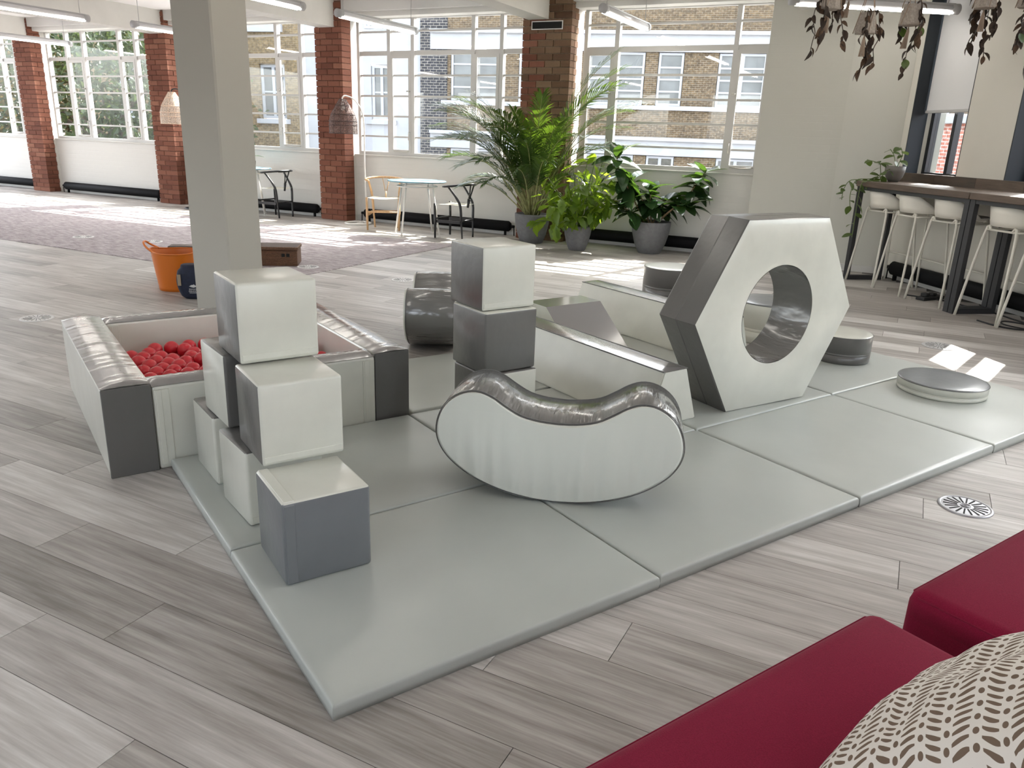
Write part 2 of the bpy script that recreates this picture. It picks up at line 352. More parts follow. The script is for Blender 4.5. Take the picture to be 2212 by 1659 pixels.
def sweep(bm, pts, rad, n=8, closed=False, cap=True, flat=1.0):
    pts = [Vector(p) for p in pts]; N = len(pts)
    rads = rad if isinstance(rad, (list, tuple)) else [rad] * N
    rings = []; prev = None
    for i, p in enumerate(pts):
        a = pts[(i - 1) % N] if (closed or i > 0) else p; b = pts[(i + 1) % N] if (closed or i < N - 1) else p
        t = (b - a).normalized() if (b - a).length > 1e-9 else Vector((0, 0, 1))
        if prev is None:
            ref = Vector((0, 0, 1)) if abs(t.z) < 0.9 else Vector((1, 0, 0)); x = t.cross(ref).normalized()
        else:
            x = (prev - t * prev.dot(t))
            x = x.normalized() if x.length > 1e-6 else t.orthogonal().normalized()
        prev = x; y = t.cross(x)
        rings.append([bm.verts.new(p + rads[i] * (math.cos(2 * PI * k / n) * x + flat * math.sin(2 * PI * k / n) * y)) for k in range(n)])
    M = N if closed else N - 1
    for i in range(M):
        A, B = rings[i], rings[(i + 1) % N]
        for k in range(n): bm.faces.new((A[k], A[(k + 1) % n], B[(k + 1) % n], B[k]))
    if cap and not closed:
        bm.faces.new(rings[0][::-1]); bm.faces.new(rings[-1])
def spline(pts, k=6):
    P = [Vector(p) for p in pts]; out = []
    for i in range(len(P) - 1):
        p0 = P[max(i - 1, 0)]; p1 = P[i]; p2 = P[i + 1]; p3 = P[min(i + 2, len(P) - 1)]
        for j in range(k):
            t = j / k
            out.append(0.5 * ((2 * p1) + (p2 - p0) * t + (2 * p0 - 5 * p1 + 4 * p2 - p3) * t * t + (3 * p1 - p0 - 3 * p2 + p3) * t ** 3))
    out.append(P[-1]); return out
def tubeo(name, mat, parent, pts, rad, n=8, closed=False, smooth=True, flat=1.0):
    bm = BM(); sweep(bm, pts, rad, n, closed, flat=flat); return obj(name, bm, mat, parent, smooth)
def lathe(bm, prof, n=24, close_top=False, close_bot=False, sx=1.0, sy=1.0):
    rings = []
    for r, z in prof:
        if r < 1e-6: rings.append([bm.verts.new((0, 0, z))])
        else: rings.append([bm.verts.new((sx * r * math.cos(2 * PI * k / n), sy * r * math.sin(2 * PI * k / n), z)) for k in range(n)])
    for A, B in zip(rings, rings[1:]):
        for k in range(n):
            a, a2 = A[k % len(A)], A[(k + 1) % len(A)]; b, b2 = B[k % len(B)], B[(k + 1) % len(B)]
            q = []
            for v in (a, a2, b2, b):
                if v not in q: q.append(v)
            if len(q) > 2: bm.faces.new(q)
def latheo(name, mat, parent, prof, n=24, smooth=True, **kw):
    bm = BM(); lathe(bm, prof, n); return obj(name, bm, mat, parent, smooth, **kw)
def extrude(bm, pts, axis_off):
    """closed outline pts (Vectors) extruded by axis_off; returns side faces only"""
    A = [bm.verts.new(p) for p in pts]; B = [bm.verts.new(Vector(p) + axis_off) for p in pts]; n = len(A)
    return A, B, [bm.faces.new((A[i], A[(i + 1) % n], B[(i + 1) % n], B[i])) for i in range(n)]
def text_mesh(body, size):
    cu = bpy.data.curves.new('text', 'FONT'); cu.body = body; cu.size = size; cu.align_x = 'CENTER'; cu.extrude = 0.0006
    o = bpy.data.objects.new('text', cu); COL.objects.link(o)
    dg = bpy.context.evaluated_depsgraph_get(); me = bpy.data.meshes.new_from_object(o.evaluated_get(dg))
    bpy.data.objects.remove(o); bpy.data.curves.remove(cu); return me

# ------------------------------------------------------------------ floor
D_FRONT, D_WALL, D_GLASS = 10.244, 10.54, 10.60
CEIL = 3.29
n2v = Vector((0.9871, 0.16, 0))
def s_right(d_, lim): return (lim - n2v.dot(WF(0, d_))) / n2v.dot(WF(1, 0))
def slab(name, mat, d0, d1, z0, z1, lim):
    pts = [(-20, d0), (s_right(d0, lim), d0), (s_right(d1, lim), d1), (-20, d1)]; bm = BM()
    A = [bm.verts.new((x, y, z0)) for x, y in pts]; B = [bm.verts.new((x, y, z1)) for x, y in pts]
    for i in range(4): bm.faces.new((A[i], A[(i + 1) % 4], B[(i + 1) % 4], B[i]))
    bm.faces.new(A[::-1]); bm.faces.new(B); o_ = obj(name, bm, mat, None, rotz=YW); o_['kind'] = 'structure'; return o_
fl = slab('floor', 'slab_grey', -4.6, D_WALL + 0.15, -0.2, -0.004, 6.05)
PW, PL = 0.213, 1.22
pm = {}
def plank_mesh(L):
    key = round(L, 2)
    if key not in pm:
        bm = BM(); box(bm, -L / 2 + 0.0012, L / 2 - 0.0012, -PW / 2 + 0.0010, PW / 2 - 0.0010, -0.006, 0.0)
        me = bpy.data.meshes.new('plank'); bm.to_mesh(me); bm.free(); me.materials.append(MATS['plank']); pm[key] = me
    return pm[key]
planks = []
d = -3.2; row = 0
while d + PW / 2 < D_WALL:
    off = (row * 0.437 + 0.1 * math.sin(row * 2.3)) % PL; s = -19.5 + off
    # right wall limit for this row
    smax = 1e9
    for dd in (d - PW / 2, d + PW / 2):
        p0 = WF(0, dd); dirv = WF(1, 0); smax = min(smax, (5.74 - n2v.dot(p0)) / n2v.dot(dirv))
    while s < min(smax, 8.5):
        L = min(PL, smax - s)
        if L > 0.08:
            c = WF(s + L / 2, d)
            if c.y > -0.6 or abs(c.x) < 0: planks.append((c, L))
        s += PL
    d += PW; row += 1
def pkey(it):
    c = it[0]; r = math.hypot(c.x, c.y)
    return r + (100 if (c.y < 0.3 or abs(c.x) > 0.78 * c.y + 0.9) else 0)
planks.sort(key=pkey)
for c, L in planks[:300]:
    o = link('plank', plank_mesh(L), fl)
    lc = Matrix.Rotation(-YW, 4, 'Z') @ c
    o.location = (lc.x, lc.y, 0)
bm = BM(); lay = bm.faces.layers.float.new('rnd')
for c, L in planks[300:]:
    lc = Matrix.Rotation(-YW, 4, 'Z') @ c; r = R.random()
    for f in box(bm, lc.x - L / 2 + 0.0012, lc.x + L / 2 - 0.0012, lc.y - PW / 2 + 0.001, lc.y + PW / 2 - 0.001, -0.006, 0.0): f[lay] = r
o = obj('plank_field', bm, 'plank_far', fl); o['kind'] = 'stuff'
o = boxo('carpet_area', 'carpet', fl, -19.5, -5.42, 5.66, 8.95, -0.002, 0.006); o['label'] = 'mauve grey streaked carpet tiles in front of the windows'

# ------------------------------------------------------------------ window wall
PILL = [(-16.52, -15.99), (-12.70, -12.17), (-8.82, -8.29), (-5.18, -4.46)]
SILL, TRANS, TOPZ = 1.06, 2.57, 3.06
ROWS = [1.06, 1.345, 1.65, 1.95, 2.25, 2.57, 2.875, 3.07]
bays = [(-19.5, -16.52), (-15.99, -12.70), (-12.17, -8.82), (-8.29, -5.18), (-4.46, -1.90)]
bm = BM()
for a, b in bays:
    box(bm, a - 0.05, b + 0.05, D_WALL, D_WALL + 0.3, 0, SILL - 0.02)
    box(bm, a - 0.05, b + 0.05, D_WALL - 0.025, D_WALL + 0.3, SILL - 0.02, SILL, 0.006, 1)   # sill
    box(bm, a - 0.05, b + 0.05, D_WALL - 0.2, D_WALL + 0.12, 3.06, 3.4)                        # lintel
for a, b in PILL: box(bm, a + 0.02, b - 0.02, D_WALL - 0.06, D_WALL + 0.16, 0, 3.4)
o = obj('wall_front', bm, 'painted_brick', None, rotz=YW); o['kind'] = 'structure'
# end piers beside the last window
bm = BM(); box(bm, -1.90, -0.93, D_FRONT, D_WALL + 0.16, 0, 3.4)
o = obj('wall_end', bm, 'painted_brick_beige', None, rotz=YW); o['kind'] = 'structure'
bm = BM(); box(bm, -0.95, 0.1, D_FRONT - 0.015, D_WALL + 0.16, 0, 3.4)
o = obj('wall_corner', bm, 'paint_beige', None, rotz=YW); o['kind'] = 'structure'
bm = BM()
for a, b in bays: box(bm, a, b, D_WALL - 0.018, D_WALL, 0, 0.09)
box(bm, -1.90, -0.95, D_FRONT - 0.016, D_FRONT, 0, 0.08); box(bm, -0.95, -0.3, D_FRONT - 0.031, D_FRONT - 0.015, 0, 0.08)
o = obj('baseboard_front', bm, 'frame_white', None, rotz=YW); o['kind'] = 'structure'
# brick pillars
brm = {}
def brick_mesh(lx, ly, lz, mat):
    k = (round(lx, 3), round(ly, 3), round(lz, 3), mat)
    if k not in brm:
        bm = BM(); box(bm, -lx / 2, lx / 2, -ly / 2, ly / 2, -lz / 2, lz / 2); me = bpy.data.meshes.new('brick'); bm.to_mesh(me); bm.free()
        me.materials.append(MATS[mat]); brm[k] = me
    return brm[k]
CH = 0.086; MJ = 0.010
for pi, (a, b) in enumerate(PILL):
    W = b - a; dep = D_WALL - D_FRONT - 0.06; last = pi == 3
    base = WF(a, D_FRONT)
    root = thing('wall_pillar_%d' % (pi + 1), 'brown brick pillar behind the tall potted palm' if last else ['red brick pillar at the far left of the window wall', 'red brick pillar partly behind the white column', 'red brick pillar with the dark wicker lamp before it'][pi], 'pillar', base, YW, None, 'structure')
    boxo('mortar_core', 'mortar_tan' if last else 'mortar', root, 0.012, W - 0.012, 0.012, dep, 0, CEIL)
    nz = int(CEIL / CH)
    for k in range(nz):
        z = k * CH + CH / 2; hb = CH - MJ
        fr = []
        if k % 2 == 0:
            x = 0.0; lens = [0.225 + MJ] * 5
        else:
            x = 0.0; lens = [0.107 + MJ] + [0.225 + MJ] * 5
        while x < W - 0.02:
            L = min(lens.pop(0), W - x)
            if W - x - L < 0.06: L = W - x
            fr.append((x, L)); x += L
        for x, L in fr:
            end = x + L > W - 0.02
            dpt = 0.107
            if end and L < 0.19: dpt = 0.215
            m = 'brick_red'
            if last and (x + L / 2 > 0.26 + 0.12 * R.random() or R.random() < 0.3): m = 'brick_tan'
            lx = L - (0 if end else MJ)
            link('brick', brick_mesh(lx, dpt, hb, m), root, (x + lx / 2, dpt / 2 - R.uniform(0, 0.004), z))
            if end and dep - dpt - MJ > 0.03:
                ly = dep - dpt - MJ
                link('brick', brick_mesh(0.107, ly, hb, 'brick_tan' if last else 'brick_red'), root, (W - 0.0535 + R.uniform(-0.002, 0.003), dpt + MJ + ly / 2, z))
# windows
def pane_mesh(w_, h_):
    bm = BM(); box(bm, -w_ / 2, w_ / 2, -0.001, 0.001, -h_ / 2, h_ / 2); me = bpy.data.meshes.new('pane'); bm.to_mesh(me); bm.free(); me.materials.append(MATS['window_glass']); return me
pmesh = {}
def window(n, a, b, verts, cases, label):
    root = thing('window_%d' % n, label, 'window', WF(a, D_GLASS), YW, None, 'structure')
    W = b - a; F = 'frame_white'
    bm = BM()
    box(bm, 0, W, -0.045, 0.04, SILL, SILL + 0.05); box(bm, 0, W, -0.045, 0.04, TOPZ - 0.01, TOPZ + 0.03)
    box(bm, 0, 0.05, -0.044, 0.039, SILL + 0.05, TOPZ - 0.01); box(bm, W - 0.05, W, -0.044, 0.039, SILL + 0.05, TOPZ - 0.01)
    obj('window_frame', bm, F, root)
    xs = [0.0] + [v - a for v in verts] + [W]
    for x in xs[1:-1]: boxo('mullion', F, root, x - 0.03, x + 0.03, -0.045, 0.035, SILL + 0.05, TOPZ - 0.01)
    for z in ROWS[1:-1]:
        t = 0.032 if abs(z - TRANS) < 0.01 else 0.0135
        for x0, x1 in zip(xs, xs[1:]):
            l = 0.05 if x0 == 0 else 0.03; r = 0.05 if x1 == W else 0.03
            boxo('transom' if t > 0.02 else 'glazing_bar', F, root, x0 + l, x1 - r, -0.028, 0.02, z - t, z + t)
    for i, (x0, x1) in enumerate(zip(xs, xs[1:])):
        if i in cases:
            bm = BM(); l = x0 + (0.05 if x0 == 0 else 0.03); r = x1 - (0.05 if x1 == W else 0.03); g = 0.045
            box(bm, l, l + g, -0.05, -0.03, SILL + 0.05, TRANS - 0.032); box(bm, r - g, r, -0.05, -0.03, SILL + 0.05, TRANS - 0.032)
            box(bm, l + g, r - g, -0.05, -0.03, SILL + 0.05, SILL + 0.05 + g); box(bm, l + g, r - g, -0.05, -0.03, TRANS - 0.032 - g, TRANS - 0.032)
            cf = obj('casement_frame', bm, F, root)
            hx = r - 0.02 if i == cases[0] else l + 0.02
            tubeo('handle', 'brass_dull', cf, [(hx, -0.05, 1.42), (hx, -0.085, 1.42), (hx, -0.09, 1.30)], 0.008, 6)
            tubeo('handle', 'brass_dull', cf, [(hx, -0.05, 2.02), (hx, -0.085, 2.02), (hx - 0.03, -0.09, 2.02)], 0.012, 6)
            tubeo('stay_bar', 'brass_dull', cf, [(l + 0.06, -0.06, SILL + 0.075), ((l + r) / 2, -0.07, SILL + 0.06), (r - 0.04, -0.055, SILL + 0.075)], 0.006, 6)
        for z0, z1 in zip(ROWS, ROWS[1:]):
            w_, h_ = round(x1 - x0 - 0.03, 3), round(z1 - z0 - 0.01, 3)
            if (w_, h_) not in pmesh: pmesh[(w_, h_)] = pane_mesh(w_, h_)
            link('pane', pmesh[(w_, h_)], root, ((x0 + x1) / 2, 0.002, (z0 + z1) / 2))
window(1, -19.5, -16.48, [-19.0, -18.5, -17.47, -17.02], (1, 3), 'white steel grid window at the left edge of the picture')
window(2, -15.97, -12.66, [-15.36, -14.85, -13.82, -13.37], (1, 3), 'white steel grid window looking out on green tree foliage')
window(3, -12.15, -8.78, [-11.6, -11.1, -9.92, -9.40], (1, 3), 'white steel grid window just right of the white column')
window(4, -8.25, -5.14, [-7.64, -7.20, -6.14, -5.67], (1, 3), 'white steel grid window behind the round blue table')
window(5, -4.40, -1.88, [-3.93, -2.355], (0, 2), 'white steel grid window behind the rubber plant')

# ventilation grille on the pillar
g_ = thing('air_grille', 'black rectangular air grille with pale border high on the brown brick pillar', 'grille', WF(-4.815, D_FRONT - 0.006, 2.845), YW)
bm = BM(); box(bm, -0.23, 0.23, -0.012, 0.0, 0.042, 0.054); box(bm, -0.23, 0.23, -0.012, 0.0, -0.054, -0.042); box(bm, -0.23, -0.219, -0.012, 0.0, -0.042, 0.042); box(bm, 0.219, 0.23, -0.012, 0.0, -0.042, 0.042)
obj('border', bm, 'vent_white', g_); boxo('mesh_panel', 'slot_black', g_, -0.219, 0.219, -0.004, 0.0, -0.042, 0.042)
for k in range(6): boxo('slat', 'slot_black', g_, -0.219, 0.219, -0.009, -0.004, -0.036 + k * 0.0135, -0.031 + k * 0.0135)

# ceiling and beams
slab('ceiling', 'paint_ceiling', -4.5, D_WALL + 0.12, CEIL, CEIL + 0.15, 6.0)
for i, sr in enumerate((-16.03, -12.24, -8.43, -4.80, -1.30)):
    bm = BM(); box(bm, sr - 0.30, sr, -4.5, D_FRONT + 0.02, 2.92, CEIL)
    o = obj('ceiling_beam_%d' % (i + 1), bm, 'paint_white', None, rotz=YW); o['kind'] = 'structure'
bm = BM()
for a, b in bays: box(bm, a, b, D_WALL - 0.29, D_WALL - 0.2, 3.13, CEIL)
o = obj('trim_1', bm, 'frame_white', None, rotz=YW); o['kind'] = 'structure'

# radiators
def radiator(name, label, root, L):
    t = thing(name, label, 'radiator', root[0], root[1], 'low black radiators along the walls')
    bm = BM()
    prof = [(0.0, 0.0), (0.035, 0.012), (0.05, 0.045), (0.05, L - 0.045), (0.035, L - 0.012), (0.0, L)]
    n = 16; rings = []
    for r, x in prof:
        rings.append([bm.verts.new((x, 1.15 * r * math.cos(2 * PI * k / n), 0.135 + 1.55 * r * math.sin(2 * PI * k / n))) for k in range(n)] if r > 0 else [bm.verts.new((x, 0, 0.135))])
    for A, B in zip(rings, rings[1:]):
        for k in range(n):
            q = []
            for v in (A[k % len(A)], A[(k + 1) % len(A)], B[(k + 1) % len(B)], B[k % len(B)]):
                if v not in q: q.append(v)
            bm.faces.new(q)
    obj('body', bm, 'black_metal', t, True)
    for x in (0.1, L - 0.1): boxo('foot', 'black_metal', t, x - 0.012, x + 0.012, -0.02, 0.02, 0, 0.10)
    for x, sg in ((0, -1), (L, 1)):
        v = tubeo('valve', 'black_metal', t, [(x - sg * 0.01, 0, 0.135), (x + sg * 0.05, 0, 0.135)], 0.022, 10)
        tubeo('pipe', 'black_metal', v, [(x + sg * 0.045, 0, 0.135), (x + sg * 0.05, 0, 0.0)], 0.008, 6)
DR = 10.42
radiator('radiator', 'low black radiator beneath the leftmost window', (WF(-19.3, DR), YW), 2.65)
radiator('radiator', 'low black radiator beneath the tree window', (WF(-15.75, DR), YW), 2.88)
radiator('radiator', 'low black radiator behind the black chair beside the column', (WF(-11.95, DR), YW), 2.93)
radiator('radiator', 'low black radiator behind the round blue table', (WF(-8.07, DR), YW), 2.72)
radiator('radiator', 'low black radiator behind the potted rubber plant', (WF(-4.3, DR), YW), 2.2)

# ------------------------------------------------------------------ right wall
DRW = 5.745
wins = [(-8.345, -7.445), (-6.79, -5.89), (-5.25, -4.0), (-3.65, -2.4), (-2.05, -0.8), (-0.45, 0.8), (1.15, 2.4)]
RS, RT = 1.13, 3.14
bm = BM(); xs = [-8.445] + [v for w_ in wins for v in w_] + [4.0]
for i in range(0, len(xs), 2): box(bm, xs[i], xs[i + 1], DRW, DRW + 0.32, 0, 3.44)
def sill_z(i): return 1.13 if i < 2 else 1.0
for i, (a, b) in enumerate(wins):
    box(bm, a, b, DRW, DRW + 0.32, 0, sill_z(i)); box(bm, a, b, DRW, DRW + 0.32, RT, 3.44)
o = obj('wall_right', bm, 'paint_stone', None, rotz=YR); o['kind'] = 'structure'
bm = BM(); box(bm, -8.44, 4.0, DRW - 0.016, DRW, 0, 0.09)
o = obj('baseboard_right', bm, 'frame_white', None, rotz=YR); o['kind'] = 'structure'
for i, (a, b) in enumerate(wins):
    lab = ['tall dark framed window with a half lowered pale blind above the bar', 'tall dark framed window at the right edge of the picture'] + ['tall dark framed window further along the bar wall'] * 5
    t = thing('window_%d' % (6 + i), lab[i], 'window', RF(a, DRW), YR, 'windows along the bar wall out of view' if i > 1 else None, 'structure')
    W = b - a; RS = sill_z(i)
    bm = BM(); box(bm, 0.0, 0.012, 0.0, 0.26, RS, RT); box(bm, W - 0.012, W, 0.0, 0.26, RS, RT); box(bm, 0.012, W - 0.012, 0, 0.26, RT - 0.012, RT)
    obj('reveal_lining', bm, 'navy_reveal', t)
    bm = BM(); y0, y1 = 0.22, 0.29
    box(bm, 0.012, 0.09, y0, y1, RS, RT); box(bm, W - 0.09, W - 0.012, y0, y1, RS, RT); box(bm, 0.09, W - 0.09, y0, y1, RS, RS + 0.06); box(bm, 0.09, W - 0.09, y0, y1, RT - 0.07, RT)
    box(bm, W * 0.45, W * 0.45 + 0.05, y0, y1, RS + 0.06, RT - 0.07)
    obj('window_frame', bm, 'dark_frame', t)
    for x0, x1 in ((0.09, W * 0.45), (W * 0.45 + 0.05, W - 0.09)): boxo('pane', 'window_glass', t, x0, x1, 0.255, 0.258, RS + 0.06, RT - 0.07)
    boxo('window_board', 'wood_dark', t, -0.01, W + 0.01, -0.02, 0.22, RS - 0.03, RS + 0.02)
    if i == 0:
        bl = thing('roller_blind', 'pale grey roller blind lowered halfway in the dark window', 'blind', RF(a + 0.03, DRW + 0.15, 0), YR)
        boxo('blind_cloth', 'blind_fabric', bl, 0, W - 0.06, 0.0, 0.003, 1.84, RT - 0.05); boxo('bottom_bar', 'lamp_grey', bl, -0.005, W - 0.055, -0.012, 0.014, 1.815, 1.845, 0.004, 1)
        tubeo('roller_tube', 'lamp_grey', bl, [(0, 0.01, RT - 0.05), (W - 0.06, 0.01, RT - 0.05)], 0.03, 12)
# riser board above the bar
rs = thing('riser_board', 'dark wooden upstand boards between bar top and windows', 'board', RF(-8.345, DRW - 0.035, 1.075), YR)
for k in range(8): boxo('plank', 'wood_dark', rs, k * 0.62 + 0.001, k * 0.62 + 0.619, 0, 0.034, 0, 0.105)
radiator('radiator', 'low black radiator on the wall beneath the wooden bar', (RF(-8.1, DRW - 0.085), YR), 3.2)

# wall behind the camera with a long strip of windows
bm = BM(); box(bm, -20, 9, -4.6, -4.3, 0, 1.0); box(bm, -20, 9, -4.6, -4.3, 2.85, 3.5)
for k in range(10): box(bm, -20 + k * 3.1, -18.7 + k * 3.1, -4.6, -4.3, 1.0, 2.85)
o = obj('wall_back', bm, 'paint_white', None, rotz=YW); o['kind'] = 'structure'
# ------------------------------------------------------------------ column
Mx, My = -2.139, 5.75
bm = BM(); box(bm, -0.39, 0, 0, 0.34, 0, CEIL, 0.012, 1)
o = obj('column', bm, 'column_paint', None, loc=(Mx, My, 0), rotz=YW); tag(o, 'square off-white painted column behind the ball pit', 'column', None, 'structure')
# ------------------------------------------------------------------ soft play: mats
MA, MB = 1.150, 0.903
def mat_mesh():
    bm = BM(); w_, h_ = MA - 0.008, MB - 0.008
    def coords(L, n):
        h2 = L / 2; e = [h2, h2 - 0.0012, h2 - 0.0045, h2 - 0.011]
        return [-x for x in e] + [-h2 + 0.03 + (L - 0.06) * i / n for i in range(n + 1)] + e[::-1]
    X, Y = coords(w_, 24), coords(h_, 18); drop = [0.011, 0.0055, 0.0018, 0.0]; nx, ny = len(X), len(Y); top = []
    def dr(i, n): return drop[i] if i < 4 else drop[n - 1 - i] if n - 1 - i < 4 else 0.0
    for j, y in enumerate(Y):
        rowv = []
        for i, x in enumerate(X):
            ed = max(0.0, min(w_ / 2 - abs(x), h_ / 2 - abs(y)) - 0.011)
            z = MT - max(dr(i, nx), dr(j, ny)) + 0.0022 * math.sin(9 * x + 3 * y) * math.sin(7 * y - 2 * x) * min(1, ed / 0.12)
            rowv.append(bm.verts.new((x, y, z)))
        top.append(rowv)
    for j in range(ny - 1):
        for i in range(nx - 1): bm.faces.new((top[j][i], top[j][i + 1], top[j + 1][i + 1], top[j + 1][i]))
    rim = [top[0][i] for i in range(nx - 1)] + [top[j][nx - 1] for j in range(ny - 1)] + [top[ny - 1][i] for i in range(nx - 1, 0, -1)] + [top[j][0] for j in range(ny - 1, 0, -1)]
    mid = [bm.verts.new((v.co.x * 1.003, v.co.y * 1.003, MT * 0.45)) for v in rim]; r0 = [bm.verts.new((v.co.x * 0.997, v.co.y * 0.997, 0.0)) for v in rim]; n = len(rim)
    for k in range(n):
        bm.faces.new((rim[k], mid[k], mid[(k + 1) % n], rim[(k + 1) % n])); bm.faces.new((mid[k], r0[k], r0[(k + 1) % n], mid[(k + 1) % n]))
    bm.faces.new(r0[::-1])
    return bm
m0 = obj('floor_mat', mat_mesh(), 'vinyl_mat', None, True)
cells = {(0, 0): 'nearest grey foam floor mat, with the grey fronted cube on it', (1, 0): 'grey foam floor mat under the right end of the front kidney rocker', (2, 0): 'empty grey foam floor mat in front of the hexagon', (3, 0): 'grey foam floor mat holding the low white round disc',
         (0, 1): 'grey foam floor mat beneath the rear cubes of the pyramid', (1, 1): 'grey foam floor mat under the three cube tower', (2, 1): 'grey foam floor mat under the hexagon tunnel block', (3, 1): 'grey foam floor mat holding the grey drum by the hexagon',
         (1, 2): 'grey foam floor mat between ball pit and rear rocker', (2, 2): 'grey foam floor mat beneath the wedge ramp'}
first = True
for (i, j), lab in cells.items():
    o = m0 if first else m0.copy()
    if not first: COL.objects.link(o)
    first = False
    sh = 0.03 if j == 2 else 0.0
    p = MF(MA * (i + 0.5) + sh + R.uniform(-0.002, 0.002), MB * (j + 0.5) + (0.015 if j == 2 else 0) + R.uniform(-0.002, 0.002))
    o.location = (p.x, p.y, 0); o.rotation_euler = (0, 0, YM + R.uniform(-0.002, 0.002) + (PI if (i + j) % 2 else 0))
    tag(o, lab, 'floor mat', 'grey foam floor mats')

# ------------------------------------------------------------------ cubes
CS = 0.287
def cube(label, loc, yaw, white, z, group, CS=CS):
    """white: set of faces among F(ront) L(eft) T(op) B(ack) R(ight) D(own) in white vinyl, the rest grey"""
    t = thing('play_cube', label, 'foam cube', (loc[0], loc[1], z), yaw, group)
    bm = BM(); s = CS; box(bm, 0, s, 0, s, 0, s, 0.011, 3)
    bmesh.ops.recalc_face_normals(bm, faces=bm.faces)
    nrm = {'F': Vector((0, -1, 0)), 'L': Vector((-1, 0, 0)), 'T': Vector((0, 0, 1)), 'B': Vector((0, 1, 0)), 'R': Vector((1, 0, 0)), 'D': Vector((0, 0, -1))}
    groups = {True: [], False: []}
    for f in bm.faces:
        k = max(nrm, key=lambda q: f.normal.dot(nrm[q]) + (0.001 if q in 'TF' else 0)); groups[k in white].append(f.index)
    bm.faces.ensure_lookup_table()
    for wh, nm, m in ((True, 'white_cover', 'vinyl_white'), (False, 'grey_cover', 'vinyl_slate' if 'D' in white else 'vinyl_grey')):
        if not groups[wh]: continue
        b2 = bm.copy(); b2.faces.ensure_lookup_table(); keep = set(groups[wh])
        bmesh.ops.delete(b2, geom=[f for f in b2.faces if f.index not in keep], context='FACES')
        o = obj_keep(nm, b2, m, t)
    bm.free()
    # stitched hem flap along the bottom of the front face
    if 'F' in white: boxo('hem_flap', 'vinyl_white', t, 0.008, s - 0.008, -0.0016, 0.004, 0.012, 0.034, 0.0012, 1)
    return t
def obj_keep(name, bm, mat, parent):
    me = bpy.data.meshes.new(name)
    for f in bm.faces: f.smooth = True
    bm.to_mesh(me); bm.free(); me.materials.append(MATS[mat]); return link(name, me, parent)
Z1, Z2, Z3 = MT, MT + CS + 0.002, MT + 2 * (CS + 0.002)
GP = 'cubes stacked as a pyramid'; GT = 'cubes stacked in the single tower'
c1 = cube('foam cube with blue-grey front and white top, nearest the camera at the pyramid foot', (-0.684, 2.112), 0.588, 'TBD', Z1, GP)
cube('foam cube with white front in the middle row of the pyramid, right one', (-0.822, 2.368), 0.589, 'TFR', Z2, GP)
cube('topmost foam cube of the pyramid, white front and top', (-0.950, 2.585), 0.61, 'TFB', Z3, GP)
cube('foam cube in the pyramid middle row, white left face, beside the ball pit', (-1.058, 2.706), 0.655, 'LB', Z2, GP)
cube('rearmost foam cube of the pyramid bottom row, next to the ball pit', (-1.163, 2.817), 0.637, 'LFR', Z1, GP)
cube('middle foam cube of the pyramid bottom row, white sides', (-0.923, 2.488), 0.672, 'LFB', Z1, GP)
b_ = c1
boxo('seam_strip', 'vinyl_slate', c1, 0.006, 0.038, -0.0018, 0.004, 0.008, CS - 0.010, 0.0012, 1)
boxo('seam_strip', 'vinyl_white', c1, 0.008, 0.040, 0.006, CS - 0.006, CS - 0.004, CS + 0.0016, 0.0012, 1)
TW = MF(1.35, 1.45)
cube('topmost foam cube of the three cube tower, white front and top', (-0.149, 3.502), 0.612, 'TFB', MT + 2 * 0.298, GT, 0.296)
cube('all grey sided middle foam cube of the three cube tower', (-0.131, 3.475), 0.622, 'TB', MT + 0.298, GT, 0.296)
cube('bottom foam cube of the three cube tower, half hidden by the rocker', (-0.122, 3.47), 0.616, 'FB', Z1, GT, 0.296)

